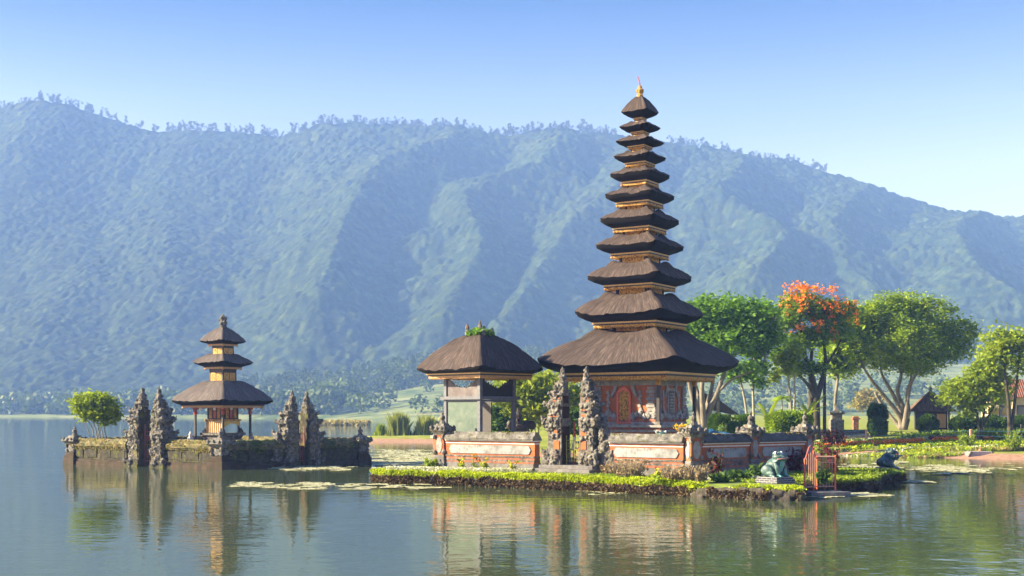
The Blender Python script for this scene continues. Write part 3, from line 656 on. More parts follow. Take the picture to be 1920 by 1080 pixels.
def face_relief(s):
    """grey carved stonework standing proud of one orange face: corner pilasters, scroll brackets, foliage at the foot"""
    Mx = Matrix.Rotation(s*math.pi/2, 4, 'Z'); y = -kb
    for sx in (-1, 1):
        r = MB()
        x = sx*(kb-0.22)
        for k in range(9):                                               # ringed corner pilaster
            z0 = zf+0.36+k*(H-0.75)/9; ww = 0.19+0.05*(k % 2); r.box(x-ww, x+ww, y-0.10-0.03*(k % 2), y+0.05, z0, z0+(H-0.75)/9*0.82, 0, M=Mx)
        x = sx*(kb-0.86)
        for k in range(8):                                               # zigzag inner strip
            z0 = zf+0.40+k*(H-1.0)/8; r.box(x-0.09+0.03*(-1)**k, x+0.09+0.03*(-1)**k, y-0.08, y+0.04, z0, z0+(H-1.0)/8*0.9, 0, 0.03, 0.01, M=Mx)
        for k in range(6):                                               # scroll bracket under the eave
            a = k*0.55; r.blob((sx*(0.62-0.10*math.cos(a)), y-0.06, zc-0.42-0.09*k), (0.15-0.012*k, 0.09, 0.11), 0, 0.15, k+s, 1, Mx)
        for k in range(5):                                               # foliage at the foot
            r.blob((sx*(0.55+0.22*k), y-0.10, zf+0.45+0.10*((k*7) % 3)), (0.15, 0.10, 0.20), 0, 0.25, 20+k+s, 1, Mx)
        for k in range(4):
            r.blob((sx*(kb+0.06), y-0.04, zf+0.40+0.14*k), (0.22-0.04*k, 0.16, 0.13), 0, 0.25, 50+k+s, 1, Mx)
        r.build('stone_relief', M['grey_light'], pag)
for s in range(4): face_relief(s)
dr = MB(); y = -kb                                                       # carved door in the left face
dr.box(-0.44, 0.44, y-0.10, y+0.02, zf+0.05, zf+0.16, 0); dr.box(-0.42, -0.30, y-0.11, y+0.02, zf+0.16, zf+1.62, 0); dr.box(0.30, 0.42, y-0.11, y+0.02, zf+0.16, zf+1.62, 0)
arch = [(-0.42, zf+1.62), (-0.36, zf+1.80), (-0.18, zf+1.95), (0, zf+2.02), (0.18, zf+1.95), (0.36, zf+1.80), (0.42, zf+1.62), (0.30, zf+1.62), (0.22, zf+1.74), (0, zf+1.84), (-0.22, zf+1.74), (-0.30, zf+1.62)]
for i in range(5): dr.prism([arch[i], arch[i+1], arch[10-i] if i < 5 else arch[7], arch[11-i]], y-0.11, y+0.02, 0)
dr.prism([arch[5], arch[6], arch[7], arch[8]], y-0.11, y+0.02, 0)
do = dr.build('door_frame', M['red_paint'], pag)
dp = MB(); dp.prism([(-0.30, zf+0.16), (0.30, zf+0.16), (0.30, zf+1.62), (0.2, zf+1.75), (0, zf+1.84), (-0.2, zf+1.75), (-0.30, zf+1.62)], y-0.05, y-0.004, 0)
for k in range(9):
    for sx in (-1, 1): dp.blob((sx*0.13, y-0.06, zf+0.30+k*0.165), (0.10, 0.04, 0.075), 0, 0.3, k*2+sx)
dp.build('door_leaf', M['gold'], do)
wr = MB(); Mx = Matrix.Rotation(math.pi/2, 4, 'Z')                        # false window of the right face
wr.box(-0.42, 0.42, y-0.07, y+0.02, zf+0.45, zf+1.95, 0, M=Mx); wr.box(-0.30, 0.30, y-0.085, y-0.06, zf+0.60, zf+1.80, 1, M=Mx)
for k in range(7): wr.box(-0.24, 0.24, y-0.105, y-0.08, zf+0.66+k*0.16, zf+0.73+k*0.16, 0, M=Mx)
for k in range(8): wr.blob((-0.45+0.13*k, y-0.09, zf+0.40+0.09*(k % 2)), (0.10, 0.09, 0.17), 0, 0.25, k, 1, Mx)
wr.build('false_window', [M['grey_light'], M['grey']], pag)
kc = 2.12*SC
for sx, sy in ((-1, -1), (1, -1), (1, 1), (-1, 1)): column(pag, sx*kc, sy*kc, zf-0.02, zc+0.22, 0.17)
cb = MB(); square_ring(cb, kc+0.10, zc+0.20, zc+0.32, 0, 0.20); cb.build('column_beam', M['ochre'], pag)

# ------------------------------------------------------------------ the two-storey pavilion
VD = 65.0; vx = P(900, HY, VD)[0]; VPS = math.radians(43.5); vc = math.cos(VPS)+math.sin(VPS)
pav = thing('pavilion', 'open timber pavilion with hipped thatch roof and plants growing on its ridge', 'pavilion', (vx, VD, 0.5), -VPS)
ko = 236*VD/F/vc/2; kbm = 196*VD/F/vc/2; zrm = zt(692, VD)-0.5; zin_ = zt(629, VD)-0.5; zbt = zt(698, VD-kbm*vc)-0.5
thatched_roof(pav, 0.55, ko, zin_, zrm-0.12, 0.22, kbm*1.03, zbt, 0.0, seed=90, per=26, T=14, power=1.25)
eave_frieze(pav, kbm, zbt, 0.30, corner=False, mats=[M['gold_line'], M['wood'], M['ochre']])
rp = MB(); rr_ = random.Random(4)
for k in range(16): rp.blob((rr_.uniform(-0.55, 0.55), rr_.uniform(-0.55, 0.55), zin_+rr_.uniform(0.0, 0.14)), (0.16, 0.16, 0.10), 0, 0.3, k)
for x_, y_, h_ in [(-0.5, -0.45, 0.62), (-0.42, 0.3, 0.5), (0.1, -0.1, 0.78), (0.14, 0.12, 0.55), (0.5, 0.4, 0.42), (0.55, -0.3, 0.30)]:
    rp.lathe([(0.11, zin_-0.05), (0.14, zin_+h_*0.3), (0.08, zin_+h_*0.45), (0.12, zin_+h_*0.65), (0.03, zin_+h_)], x_, y_, 6, 1)
ro = rp.build('roof_crest', [M['lf_hedge'], M['carve_old']], pav)
lv, lf = leaves(clump_points([(0, 0, zin_+0.12, 0.7, 0.7, 0.2)], 420, 7, 0.12, 5), 0.12, 2.2, 1.0, seed=5); np_mesh('crest_plant', lv, lf, M['lf_dark'], ro)
kc = 126*VD/F/vc/2; zm = zt(745.5, VD-kc*vc*0.5)-0.5; zfl = 1.75
for sx, sy in ((-1, -1), (1, -1), (1, 1), (-1, 1)):
    c_ = MB(); c_.cbox(sx*kc, sy*kc, 0.20, 0.20, zfl, zbt-0.1, 0); c_.cbox(sx*kc, sy*kc, 0.30, 0.30, zfl, zfl+0.16, 0, 0.03); c_.build('column', M['wood_grey'], pav, bevel=0.012)
fl = MB(); fl.box(-kc-0.5, kc+0.5, -kc-0.5, kc+0.5, 0, zfl-0.15, 0); fl.box(-kc-0.6, kc+0.6, -kc-0.6, kc+0.6, zfl-0.15, zfl, 1); fl.build('floor_platform', [M['brick_old'], M['grey_light']], pav, bevel=0.01)
rl = MB(); square_ring(rl, kc+0.24, zm-0.10, zm+0.06, 0, 0.30); square_ring(rl, kc+0.06, zm-0.22, zm-0.11, 0, 0.12); square_ring(rl, kc+0.08, zbt-0.2, zbt-0.03, 0, 0.16); rl.build('mid_rail', M['wood_grey'], pav)
pl = MB(); pl.box(-kc+0.11, kc-0.11, -kc-0.03, -kc+0.03, zfl, zm-0.22, 0); pl.build('board_panel', M['green_panel'], pav)
def jag(seed, x0, x1, z0, z1, n=13):
    r = random.Random(seed); p = [(x0, z0), (x1, z0)]; pts = []
    for i in range(n+1):
        t = i/n; z = z0+(z1-z0)*(0.45+0.5*abs(2*t-1)**1.3)+r.uniform(-0.07, 0.07); x = x0+(x1-x0)*t
        pts += [(x, z)] if i in (0, n) else [(x-0.03, z), (x-0.01, z+0.06), (x+0.03, z-0.02)]
    return p+pts[::-1]
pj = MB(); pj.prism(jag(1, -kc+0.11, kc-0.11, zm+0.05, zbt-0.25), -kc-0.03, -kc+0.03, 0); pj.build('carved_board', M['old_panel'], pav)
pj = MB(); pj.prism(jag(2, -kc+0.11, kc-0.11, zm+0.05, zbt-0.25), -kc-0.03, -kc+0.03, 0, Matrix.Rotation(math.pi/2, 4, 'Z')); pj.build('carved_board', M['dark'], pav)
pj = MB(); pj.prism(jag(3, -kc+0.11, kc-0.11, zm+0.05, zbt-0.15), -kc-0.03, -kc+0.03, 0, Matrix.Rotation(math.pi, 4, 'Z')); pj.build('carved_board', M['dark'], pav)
ip = MB(); ip.box(-kc+0.12, -kc+0.9, kc-0.05, kc+0.02, zfl, zm-0.22, 0); ip.build('back_board', M['wood'], pav)

# ------------------------------------------------------------------ the three-tiered shrine on the left
LD = 83.0; lx = P(418, HY, LD)[0]; LPS = math.radians(31.8); lc = 2*math.sqrt(0.5)      # its corner points at the camera
FL0 = 1.30
shr = thing('shrine', 'small three tiered thatched shrine inside the mossy walls in the lake', 'shrine', (lx, LD, FL0), -LPS)
def zl(py, d=LD): return EYE+(HY-py)*d/F-FL0
hd = LD/F/math.sqrt(2)*1.0
LT = [(93, 751, 759, 75, 24.8, 714), (56, 681, 686.7, 34, 19.8, 664.5), (43, 640, 643.5, 26.7, 0, 613)]
pk = pt = None
for i, (ho, rim, bt, hb, ht, tp) in enumerate(LT):
    ko = ho*LD/F/math.sqrt(2); kb_ = hb*LD/F/math.sqrt(2); ki = ht*LD/F/math.sqrt(2) if ht else 0.12
    thatched_roof(shr, ki*0.96, ko, zl(tp), zl(rim)-0.03, (0.10, 0.13, 0.06)[i], kb_*1.03, zl(bt, LD-kb_*1.41), (0.05, 0.07, 0)[i], 'thatch_grey', 120+i, 22, 12, (1.45, 1.45, 1.25)[i])
    eave_frieze(shr, kb_, zl(bt, LD-kb_*1.41), (0.24, 0.20, 0.18)[i], teeth=False, corner=True, mats=[M['wood'], M['ochre'], M['ochre']])
    if i: tier_body(shr, pk, pt-0.1, zl(bt)+0.0, True)
    pk, pt = ki, zl(tp)
fb = MB(); z0 = pt
fb.lathe([(0.24, z0-0.08), (0.28, z0+0.05), (0.20, z0+0.14), (0.27, z0+0.3), (0.22, z0+0.45), (0.26, z0+0.6), (0.12, z0+0.74), (0.05, z0+0.86)], n=8)
for a in range(12): fb.blob((0.24*math.cos(a*2.4), 0.24*math.sin(a*2.4), z0+0.1+0.05*a), (0.08, 0.08, 0.10), 0, 0.3, a)
fb.build('finial', M['carve_old'], shr)
kcol = 50*LD/F/math.sqrt(2); ztc = zl(765)
for sx, sy in ((-1, -1), (1, -1), (1, 1), (-1, 1)): column(shr, sx*kcol, sy*kcol, 0.0, ztc, 0.13, 'wood_red')
bb = MB(); square_ring(bb, kcol+0.12, ztc-0.02, ztc+0.10, 0, 0.2)
for s in range(4):
    Mx = Matrix.Rotation(s*math.pi/2, 4, 'Z')
    for x_ in (-0.5*kcol, 0.5*kcol): bb.blob((x_, -kcol-0.14, ztc-0.05), (0.16, 0.03, 0.12), 1, 0.1, s, 1, Mx)
bb.build('column_beam', [M['ochre'], M['white']], shr)
kp = 40*LD/F/math.sqrt(2)
pp = MB(); pp.box(-kp*0.9, kp*0.9, -kp*0.9, kp*0.9, 0, 0.35, 0); pp.box(-kp*0.85, kp*0.85, -kp*0.85, kp*0.85, 0.35, 0.62, 0, -0.1, -0.1); pp.box(-kp*1.05, kp*1.05, -kp*1.05, kp*1.05, 0.62, 0.78, 0)
for sx in (-1, 1):
    for sy in (-1, 1): pp.lathe([(0.16, 0.78), (0.18, 0.9), (0.10, 1.0), (0.05, 1.12)], sx*kp*0.82, sy*kp*0.82, 4, 0)
pp.build('plinth', M['grey'], shr, bevel=0.015)
kk = 31*LD/F/math.sqrt(2); zs = zl(787); ztb = ztc+0.05
cc = MB()
for sx in (-1, 1):
    for sy in (-1, 1): cc.cbox(sx*kk*0.92, sy*kk*0.92, 0.11, 0.11, 0.78, zs, 0)
cc.box(-kk*1.08, kk*1.08, -kk*1.08, kk*1.08, zs-0.10, zs+0.04, 1); cc.box(-kk*0.92, kk*0.92, -kk*0.92, kk*0.92, zs+0.04, ztb, 0)
for s in range(4):
    Mx = Matrix.Rotation(s*math.pi/2, 4, 'Z')
    for x_ in (-0.62, -0.16, 0.30): cc.box(kk*x_, kk*(x_+0.32), -kk*0.97, -kk*0.9, zs+0.1, ztb-0.06, 1 if x_ != -0.16 else 2, M=Mx)
cc.build('altar_chamber', [M['wood'], M['gold'], M['wood_red']], shr)
cl = MB(); cl.box(-kk*0.98, kk*0.98, -kk*1.0, -kk*0.94, 0.80, zs-0.11, 0)
for k in range(9): cl.tube([(-kk*0.9+k*kk*0.225, -kk*1.0, 0.8), (-kk*0.9+k*kk*0.225, -kk*1.0, zs-0.12)], 0.05, 6, 0)
cl.build('hanging_cloth', M['cream_cloth'], shr)
Mx = Matrix.Rotation(math.pi/2, 4, 'Z'); c2 = MB()
c2.prism([(-kk*0.98, zs-0.11), (kk*0.98, zs-0.11), (kk*0.98, zs-0.45), (kk*0.6, zs-0.30), (0, zs-0.24), (-kk*0.5, zs-0.34), (-kk*0.98, zs-0.60)], -kk*1.02, -kk*0.96, 0, Mx)
c2.build('valance', M['yellow'], shr)
# ------------------------------------------------------------------ walls, posts, split gates
def seg(a, b): return math.hypot(b[0]-a[0], b[1]-a[1]), math.atan2(b[1]-a[1], b[0]-a[0])
def lerp2(a, b, t): return (a[0]+(b[0]-a[0])*t, a[1]+(b[1]-a[1])*t)
def long_box(mb, L, y0, y1, z0, z1, m, rr, step=0.45, jit=0.012, tin=0.0):   # box along x whose long edges waver slightly
    n = max(2, int(L/step)); o = len(mb.v)
    for i in range(n+1):
        x = L*i/n; j = [rr.uniform(-jit, jit) for _ in range(4)]
        mb.v += [(x, y0+j[0], z0), (x, y1+j[1], z0), (x, y1-tin+j[2], z1+j[3]), (x, y0+tin+j[2], z1+j[3])]
    for i in range(n):
        a = o+4*i
        for k in range(4): mb.f.append((a+k, a+4+k, a+4+(k+1) % 4, a+(k+1) % 4)); mb.m.append(m)
    mb.f += [(o, o+1, o+2, o+3), (o+4*n+3, o+4*n+2, o+4*n+1, o+4*n)]; mb.m += [m, m]
def temple_wall(a, b, label, capmat='cap', seed=0):
    L, th = seg(a, b); rr = random.Random(seed)
    t = thing('temple_wall', label, 'wall', (a[0], a[1], 0.5), th, 'walls of the main temple court')
    f = MB(); long_box(f, L, -0.34, 0.34, -0.1, 0.44, 0, rr); f.build('footing', M['base'], t)
    w = MB()
    for y, z0, z1, m_ in [(0.29, 0.44, 0.54, 0), (0.26, 0.54, 0.62, 1), (0.24, 0.62, 0.74, 0), (0.27, 0.74, 0.82, 1), (0.21, 0.82, 1.40, 2), (0.24, 1.40, 1.46, 3), (0.27, 1.46, 1.53, 2), (0.31, 1.53, 1.58, 3)]:
        long_box(w, L, -y, y, z0, z1, m_, rr, jit=0.004)
    w.build('brick_body', [M['brick_old'], M['grey'], M['orange'], M['white']], t)
    p = MB()
    for s in (-1, 1):
        n0 = 0.22 if L > 2 else 0.12; z0, z1 = 0.90, 1.33; e = 0.16
        poly = [(n0+e, z0), (L-n0-e, z0), (L-n0-e*0.5, z0+0.05), (L-n0-e*0.4, z0+0.12), (L-n0, (z0+z1)/2), (L-n0-e*0.4, z1-0.12), (L-n0-e*0.5, z1-0.05), (L-n0-e, z1), (n0+e, z1), (n0+e*0.5, z1-0.05), (n0+e*0.4, z1-0.12), (n0, (z0+z1)/2), (n0+e*0.4, z0+0.12), (n0+e*0.5, z0+0.05)]
        y = sorted((s*0.205, s*0.255)); p.prism(poly, y[0], y[1], 0)
    p.build('plaster_panel', M['panel'], t)
    c = MB(); long_box(c, L, -0.40, 0.40, 1.58, 1.66, 0, rr, 0.3, 0.02); long_box(c, L, -0.40, 0.40, 1.66, 1.86, 0, rr, 0.25, 0.03, 0.14); long_box(c, L, -0.20, 0.20, 1.84, 1.99, 0, rr, 0.22, 0.03, 0.05)
    cp = c.build('coping', M[capmat], t)
    n = int(L*70); pts = np.stack([R.uniform(0, L, n), R.uniform(-0.26, 0.26, n), 1.92+R.random(n)*0.08], -1)
    pts = pts[fbm(pts[:, 0]*0.8+seed*9, pts[:, 1], 3, seed) > 0.47]
    if len(pts): lv, lf = leaves(pts, 0.06, 1.8, 1.0, seed=seed); np_mesh('moss_tuft', lv, lf, M['lf_reed'], cp); tag(S.collection.objects[-1], kind='stuff')
    return t
def knob_ring(mb, k, z, s, n, m, rr, M_=None, ky=None):
    ky = ky or k
    for i in range(n):
        for sx in range(4):
            t = -1+2*(i+0.5)/n; x, y = ((t*k, -ky), (k, t*ky), (t*k, ky), (-k, t*ky))[sx]
            q = s*rr.uniform(0.7, 1.25); mb.blob((x, y, z+rr.uniform(-0.3, 0.3)*s), (q*0.7, q*0.7, q), m, 0.3, rr.randint(0, 9999), 1, M_)
def corner_post(xy, rz, label, z0=0.5, h=2.7, k=0.34, seed=0, old=False, sc=1.0):
    rr = random.Random(seed)
    t = thing('corner_post', label, 'post', (xy[0], xy[1], z0), rz, 'carved posts of the lake walls' if old else 'carved posts of the main temple wall')
    A, Bk, C = (('moss', 'moss', 'carve_old') if old else ('orange', 'brick_old', 'grey'))
    b = MB(); b.box(-k*1.3, k*1.3, -k*1.3, k*1.3, -0.1-(0.9 if old else 0), 0.46, 0); b.box(-k*1.15, k*1.15, -k*1.15, k*1.15, 0.46, 0.62, 0); b.box(-k, k, -k, k, 0.62, 0.78, 0)
    b.build('base', M['moss_foot' if old else 'base'], t, bevel=0.02)
    s = MB(); zs = h*0.66; s.box(-k*0.82, k*0.82, -k*0.82, k*0.82, 0.78, zs, 0)
    for sx in (-1, 1):
        for sy in (-1, 1):
            s.blob((sx*k*0.8, sy*k*0.8, 0.92), (k*0.35, k*0.35, 0.16), 1, 0.25, rr.randint(0, 99)); s.blob((sx*k*0.85, sy*k*0.85, zs-0.10), (k*0.32, k*0.32, 0.18), 1, 0.25, rr.randint(0, 99))
    s.build('shaft', [M[A], M[C]], t)
    md = MB()
    for q in range(4):
        Mx = Matrix.Rotation(q*math.pi/2, 4, 'Z'); pol = [(k*0.55*math.cos(w), (0.78+zs)/2+(zs-0.78)*0.40*math.sin(w)) for w in [2*math.pi*i/14 for i in range(14)]]
        md.prism(pol, -k*0.9, -k*0.8, 0, Mx)
    md.build('medallion', M['carve_old' if old else 'grey_light'], t)
    c = MB()
    for kk_, za, zb_, tp in [(k*0.95, zs, zs+0.10, -k*0.1), (k*1.15, zs+0.10, zs+0.22, -k*0.3), (k*1.5, zs+0.22, zs+0.36, 0.05), (k*1.1, zs+0.36, zs+0.48, 0.06), (k*0.8, zs+0.48, zs+0.58, 0.05)]:
        c.box(-kk_, kk_, -kk_, kk_, za, zb_, 0, tp, tp)
    knob_ring(c, k*1.45, zs+0.36, 0.12, 3, 0, rr)
    for sx in (-1, 1):
        for sy in (-1, 1): c.lathe([(0.09, zs+0.28), (0.11, zs+0.38), (0.05, zs+0.47)], sx*k*1.22, sy*k*1.22, 5, 0)
    c.lathe([(k*0.55, zs+0.58), (k*0.45, zs+0.66), (k*0.30, zs+0.74), (k*0.42, zs+0.86), (k*0.36, zs+0.96), (k*0.14, zs+1.02), (k*0.22, zs+1.10), (k*0.02, zs+1.20)], n=8)
    c.build('carved_capital', M[C], t)
    return t
def gate_half(xy, rz, mirror, label, z0, h, w, dep, seed=0, old=False, group=None, wing=True):
    """one half of a split gate: flat inner face at local x=0, stepped carved tiers climbing towards it"""
    rr = random.Random(seed); t = thing('split_gate_half', label, 'gate', (xy[0], xy[1], z0), rz, group)
    sg = -1 if mirror else 1
    core, orn, brick = (('moss', 'carve_old', 'moss_cap') if old else ('grey', 'grey', 'orange'))
    c = MB(); o = MB(); b = MB(); D = dep/2
    def bx(mb, x0, x1, y, za, zb_, m=0, tp=0): 
        xa, xb = sorted((sg*x0, sg*x1)); mb.box(xa, xb, -y, y, za, zb_, m, tp, tp)
    lv = [(0.00, 0.09, 1.10, 1.05), (0.09, 0.16, 1.00, 0.98), (0.16, 0.46, 0.80, 0.82), (0.46, 0.50, 0.98, 0.95), (0.50, 0.56, 1.02, 1.0), (0.56, 0.70, 0.74, 0.78), (0.70, 0.74, 0.92, 0.9), (0.74, 0.83, 0.60, 0.66), (0.83, 0.86, 0.72, 0.74), (0.86, 1.0, 0.36, 0.45)]
    for i, (a, e, ww, dd) in enumerate(lv):
        bx(c, 0.0, w*ww, D*dd, a*h, e*h+0.01, 0, 0.0)
    ob = c.build('core', M[core], t, bevel=0.02)
    fi = MB()
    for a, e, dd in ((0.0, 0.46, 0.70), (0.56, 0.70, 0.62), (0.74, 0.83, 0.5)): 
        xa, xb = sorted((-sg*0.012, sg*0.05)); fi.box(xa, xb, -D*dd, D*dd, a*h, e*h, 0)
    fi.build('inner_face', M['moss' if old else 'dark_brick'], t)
    for za, zb_, ww, dd in [(0.19, 0.29, 0.30, 0.88), (0.355, 0.42, 0.30, 0.88), (0.575, 0.605, 0.50, 0.85), (0.65, 0.68, 0.46, 0.85), (0.76, 0.775, 0.40, 0.74), (0.79, 0.805, 0.40, 0.74)]:
        b = MB(); bx(b, w*0.12, w*(0.12+ww), D*dd, za*h, zb_*h); b.build('brick_inlay', M[brick], t)
    # carved masks, antefixes and scrolls on front, back and outer side
    for i, (a, e, ww, dd) in enumerate(lv):
        zc_ = (a+e)/2*h; n = (7 if i in (2, 5) else 4) if not (old and i < 2) else 1
        for sy in (-1, 1):
            for k in range(n):
                x = sg*w*ww*(0.12+0.86*(k+rr.uniform(0.1, 0.9))/n); q = rr.uniform(0.10, 0.20)*w*(1.2-0.5*e)
                o.blob((x, sy*D*dd*1.02, zc_+rr.uniform(-0.4, 0.5)*(e-a)*h), (q, q*0.6, q*1.15), 0, 0.3, rr.randint(0, 9999))
        for k in range(n):
            q = rr.uniform(0.10, 0.20)*w*(1.2-0.5*e); o.blob((sg*w*ww*1.0, rr.uniform(-0.9, 0.9)*D*dd, zc_+rr.uniform(-0.4, 0.5)*(e-a)*h), (q*0.7, q, q*1.2), 0, 0.3, rr.randint(0, 9999))
        if i in (1, 4, 6, 8):                                       # upturned ears at cornice corners
            for sy in (-1, 1):
                x = sg*w*ww*1.02; z = e*h; s_ = w*0.24*(1.25-0.5*e)
                o.add([(x-sg*s_, sy*D*dd*0.7, z-s_*0.5), (x+sg*s_*0.25, sy*D*dd*0.7, z-s_*0.6), (x+sg*s_*0.28, sy*D*dd*1.12, z+s_*0.75), (x-sg*s_, sy*D*dd*1.12, z-s_*0.3), (x+sg*s_*0.3, sy*D*dd*1.2, z-s_*0.4)], [(0, 1, 2), (3, 4, 2), (0, 3, 2), (1, 4, 2), (0, 1, 4, 3)], 0)
    if wing:
        for k, (x_, hh) in enumerate([(1.05, 0.52), (1.32, 0.36), (1.52, 0.22)]):
            xa, xb = sorted((sg*w*x_, sg*w*(x_+0.30))); o.box(xa, xb, -D*0.55, D*0.55, 0, hh*h*0.86, 0)
            for q in range(5): o.blob((sg*w*(x_+0.2+0.1*rr.random()), rr.uniform(-0.6, 0.6)*D, hh*h*(0.25+0.16*q)), (0.15*w, 0.17*w, 0.2*w), 0, 0.3, rr.randint(0, 9999))
            o.lathe([(0.16*w, hh*h*0.84), (0.2*w, hh*h*0.92), (0.1*w, hh*h*1.0), (0.13*w, hh*h*1.05), (0.02, hh*h*1.12)], sg*w*(x_+0.15), 0, 6, 0)
    for x_, zb_, hh in ((0.52, 0.83, 0.17), (0.80, 0.70, 0.13), (0.98, 0.50, 0.12)):    # lesser pinnacles on the outer steps
        for sy in (-0.5, 0.5): o.lathe([(0.13*w, zb_*h-0.05), (0.16*w, (zb_+hh*0.25)*h), (0.08*w, (zb_+hh*0.45)*h), (0.10*w, (zb_+hh*0.6)*h), (0.015, (zb_+hh)*h)], sg*w*x_*0.86, sy*D*0.9, 6, 0)
    for i, (a, e, ww, dd) in enumerate(lv):                              # thin carved skin over the steps so that the relief grows out of one mass
        if i > (1 if old else 0): bx(o, 0.10 if i < 8 else 0.0, w*ww*1.03, D*dd*(1.03 if (old or i not in (2, 5)) else 0.80), a*h+0.01, e*h, 0)
    tx = sg*w*0.18
    o.lathe([(0.20*w, 0.97*h), (0.24*w, 1.0*h), (0.13*w, 1.02*h), (0.20*w, 1.05*h), (0.15*w, 1.09*h), (0.09*w, 1.10*h), (0.12*w, 1.13*h), (0.01, 1.19*h)], tx, 0, 7, 0)
    for k in range(6): o.blob((tx+rr.uniform(-0.2, 0.2)*w, rr.uniform(-0.3, 0.3)*D, h*(0.93+0.02*k)), (0.11*w, 0.11*w, 0.15*w), 0, 0.3, k)
    o.build('carved_ornament', M[orn], t, remesh=0.040 if not old else 0.045, rough=0.10 if not old else 0.14)
    return t
def metal_gate(a, b, z0, h, label, mat, posts=2, sag=False, nb=7, thick=0.035):
    L, th = seg(a, b); t = thing('metal_gate', label, 'gate', (a[0], a[1], z0), th)
    for i in range(posts):
        p = MB(); x = L*i/(posts-1); hh = h*(1.0 if i not in (0, posts-1) or posts == 2 else 0.86); p.tube([(x, 0, 0), (x, 0, hh)], thick, 6); p.blob((x, 0, hh), (thick*1.5,)*3, 0, 0, 1); p.build('post', M[mat], t)
    bb = MB()
    for z in (0.12, 0.52, 0.84): bb.tube([(0, 0, h*z), (L, 0, h*z)], thick*0.55, 5)
    for i in range(1, nb): bb.tube([(L*i/nb, 0, h*0.06), (L*i/nb, 0, h*(0.92 if i % 2 else 0.86))], thick*0.4, 5)
    for i in range(nb-1):
        cx = L*(i+1)/nb; bb.tube([(cx+L/nb*0.45*math.cos(w), 0, h*0.68+h*0.08*math.sin(w)) for w in [k*math.pi/5 for k in range(11)]], thick*0.3, 4)
        bb.tube([(cx+L/nb*0.45*math.cos(w), 0, h*0.30+h*0.10*math.sin(w)) for w in [k*math.pi/5 for k in range(11)]], thick*0.3, 4)
    bb.build('bars', M[mat], t)
    return t

# main court: front wall from the left post to the near post, then the shaded right wall
Wn = (8.15, 55.1); Wl = (-3.58, 63.3); Wm = (11.1, 57.6); We = (14.35, 60.1)
THF = math.atan2(Wn[1]-Wl[1], Wn[0]-Wl[0]); THR = math.atan2(We[1]-Wn[1], We[0]-Wn[0])
LF = seg(Wl, Wn)[0]; g0, g1 = 0.5146, 0.382          # fractions from Wn of the two gate halves
temple_wall(lerp2(Wl, Wn, 0.028), lerp2(Wl, Wn, 0.41), 'orange temple wall with long white panel below the thatched pavilion', seed=1)
temple_wall(lerp2(Wl, Wn, 0.705), lerp2(Wl, Wn, 0.972), 'orange temple wall with white panel between the split gate and the near corner post', seed=2)
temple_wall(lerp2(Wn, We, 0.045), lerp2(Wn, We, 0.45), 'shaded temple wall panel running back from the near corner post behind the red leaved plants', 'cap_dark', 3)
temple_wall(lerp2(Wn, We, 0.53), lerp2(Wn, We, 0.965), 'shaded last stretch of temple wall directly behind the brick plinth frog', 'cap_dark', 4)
corner_post(Wl, THF, 'carved orange post with round grey medallion at the far left end below the pavilion', seed=1, h=2.75)
corner_post(Wn, (THF+THR)/2+0.35, 'carved orange and grey post at the near corner between sunlit and shaded walls', seed=2, h=2.75)
corner_post(lerp2(Wn, We, 0.49), THR, 'grey topped brick post halfway along the shaded temple wall', seed=3, h=2.75)
corner_post(We, THR, 'stepped brick post ending the shaded temple wall near the red gate', seed=4, h=2.75)
gh = 4.55; wgt = 1.05
pL = lerp2(Wn, Wl, 0.474); pR = lerp2(Wn, Wl, 0.405)
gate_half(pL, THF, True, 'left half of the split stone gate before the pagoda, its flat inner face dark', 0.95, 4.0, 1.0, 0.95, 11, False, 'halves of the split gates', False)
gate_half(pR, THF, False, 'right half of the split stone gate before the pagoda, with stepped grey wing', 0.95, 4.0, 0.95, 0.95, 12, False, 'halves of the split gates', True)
st = thing('stone_steps', 'dark stone steps climbing to the main split gate', 'steps', (*lerp2(pL, pR, 0.5), 0.5), THF)
for k, (hw, y0, z1) in enumerate([(1.9, -1.95, 0.14), (1.65, -1.35, 0.30), (1.5, -0.85, 0.46)]):
    s_ = MB(); s_.box(-hw, hw, y0, 0.7, -0.1 if k == 0 else (0.14, 0.30)[k-1]-0.01, z1, 0); s_.build('step', M['base'], st, bevel=0.02)
metal_gate(lerp2(pL, pR, 0.04), lerp2(pL, pR, 0.96), 0.98, 1.35, 'low yellow green iron gate between the halves of the main split gate', 'yellow_iron', 2, nb=6, thick=0.028)
cpx = lerp2(pL, pR, 0.5)
crs = thing('wooden_post', 'brown wooden post with white cloth tied to it in the main gateway', 'post', (cpx[0], cpx[1]+0.3, 0.96), 0)
q = MB(); q.cbox(0, 0, 0.09, 0.09, 0, 2.05, 0); q.build('timber', M['wood_red'], crs)
q = MB(); q.lathe([(0.13, 0.72), (0.11, 0.95), (0.06, 1.15), (0.09, 1.22), (0.02, 1.34)], 0, -0.07, 8, 0); q.build('white_cloth', M['white'], crs, smooth=True)

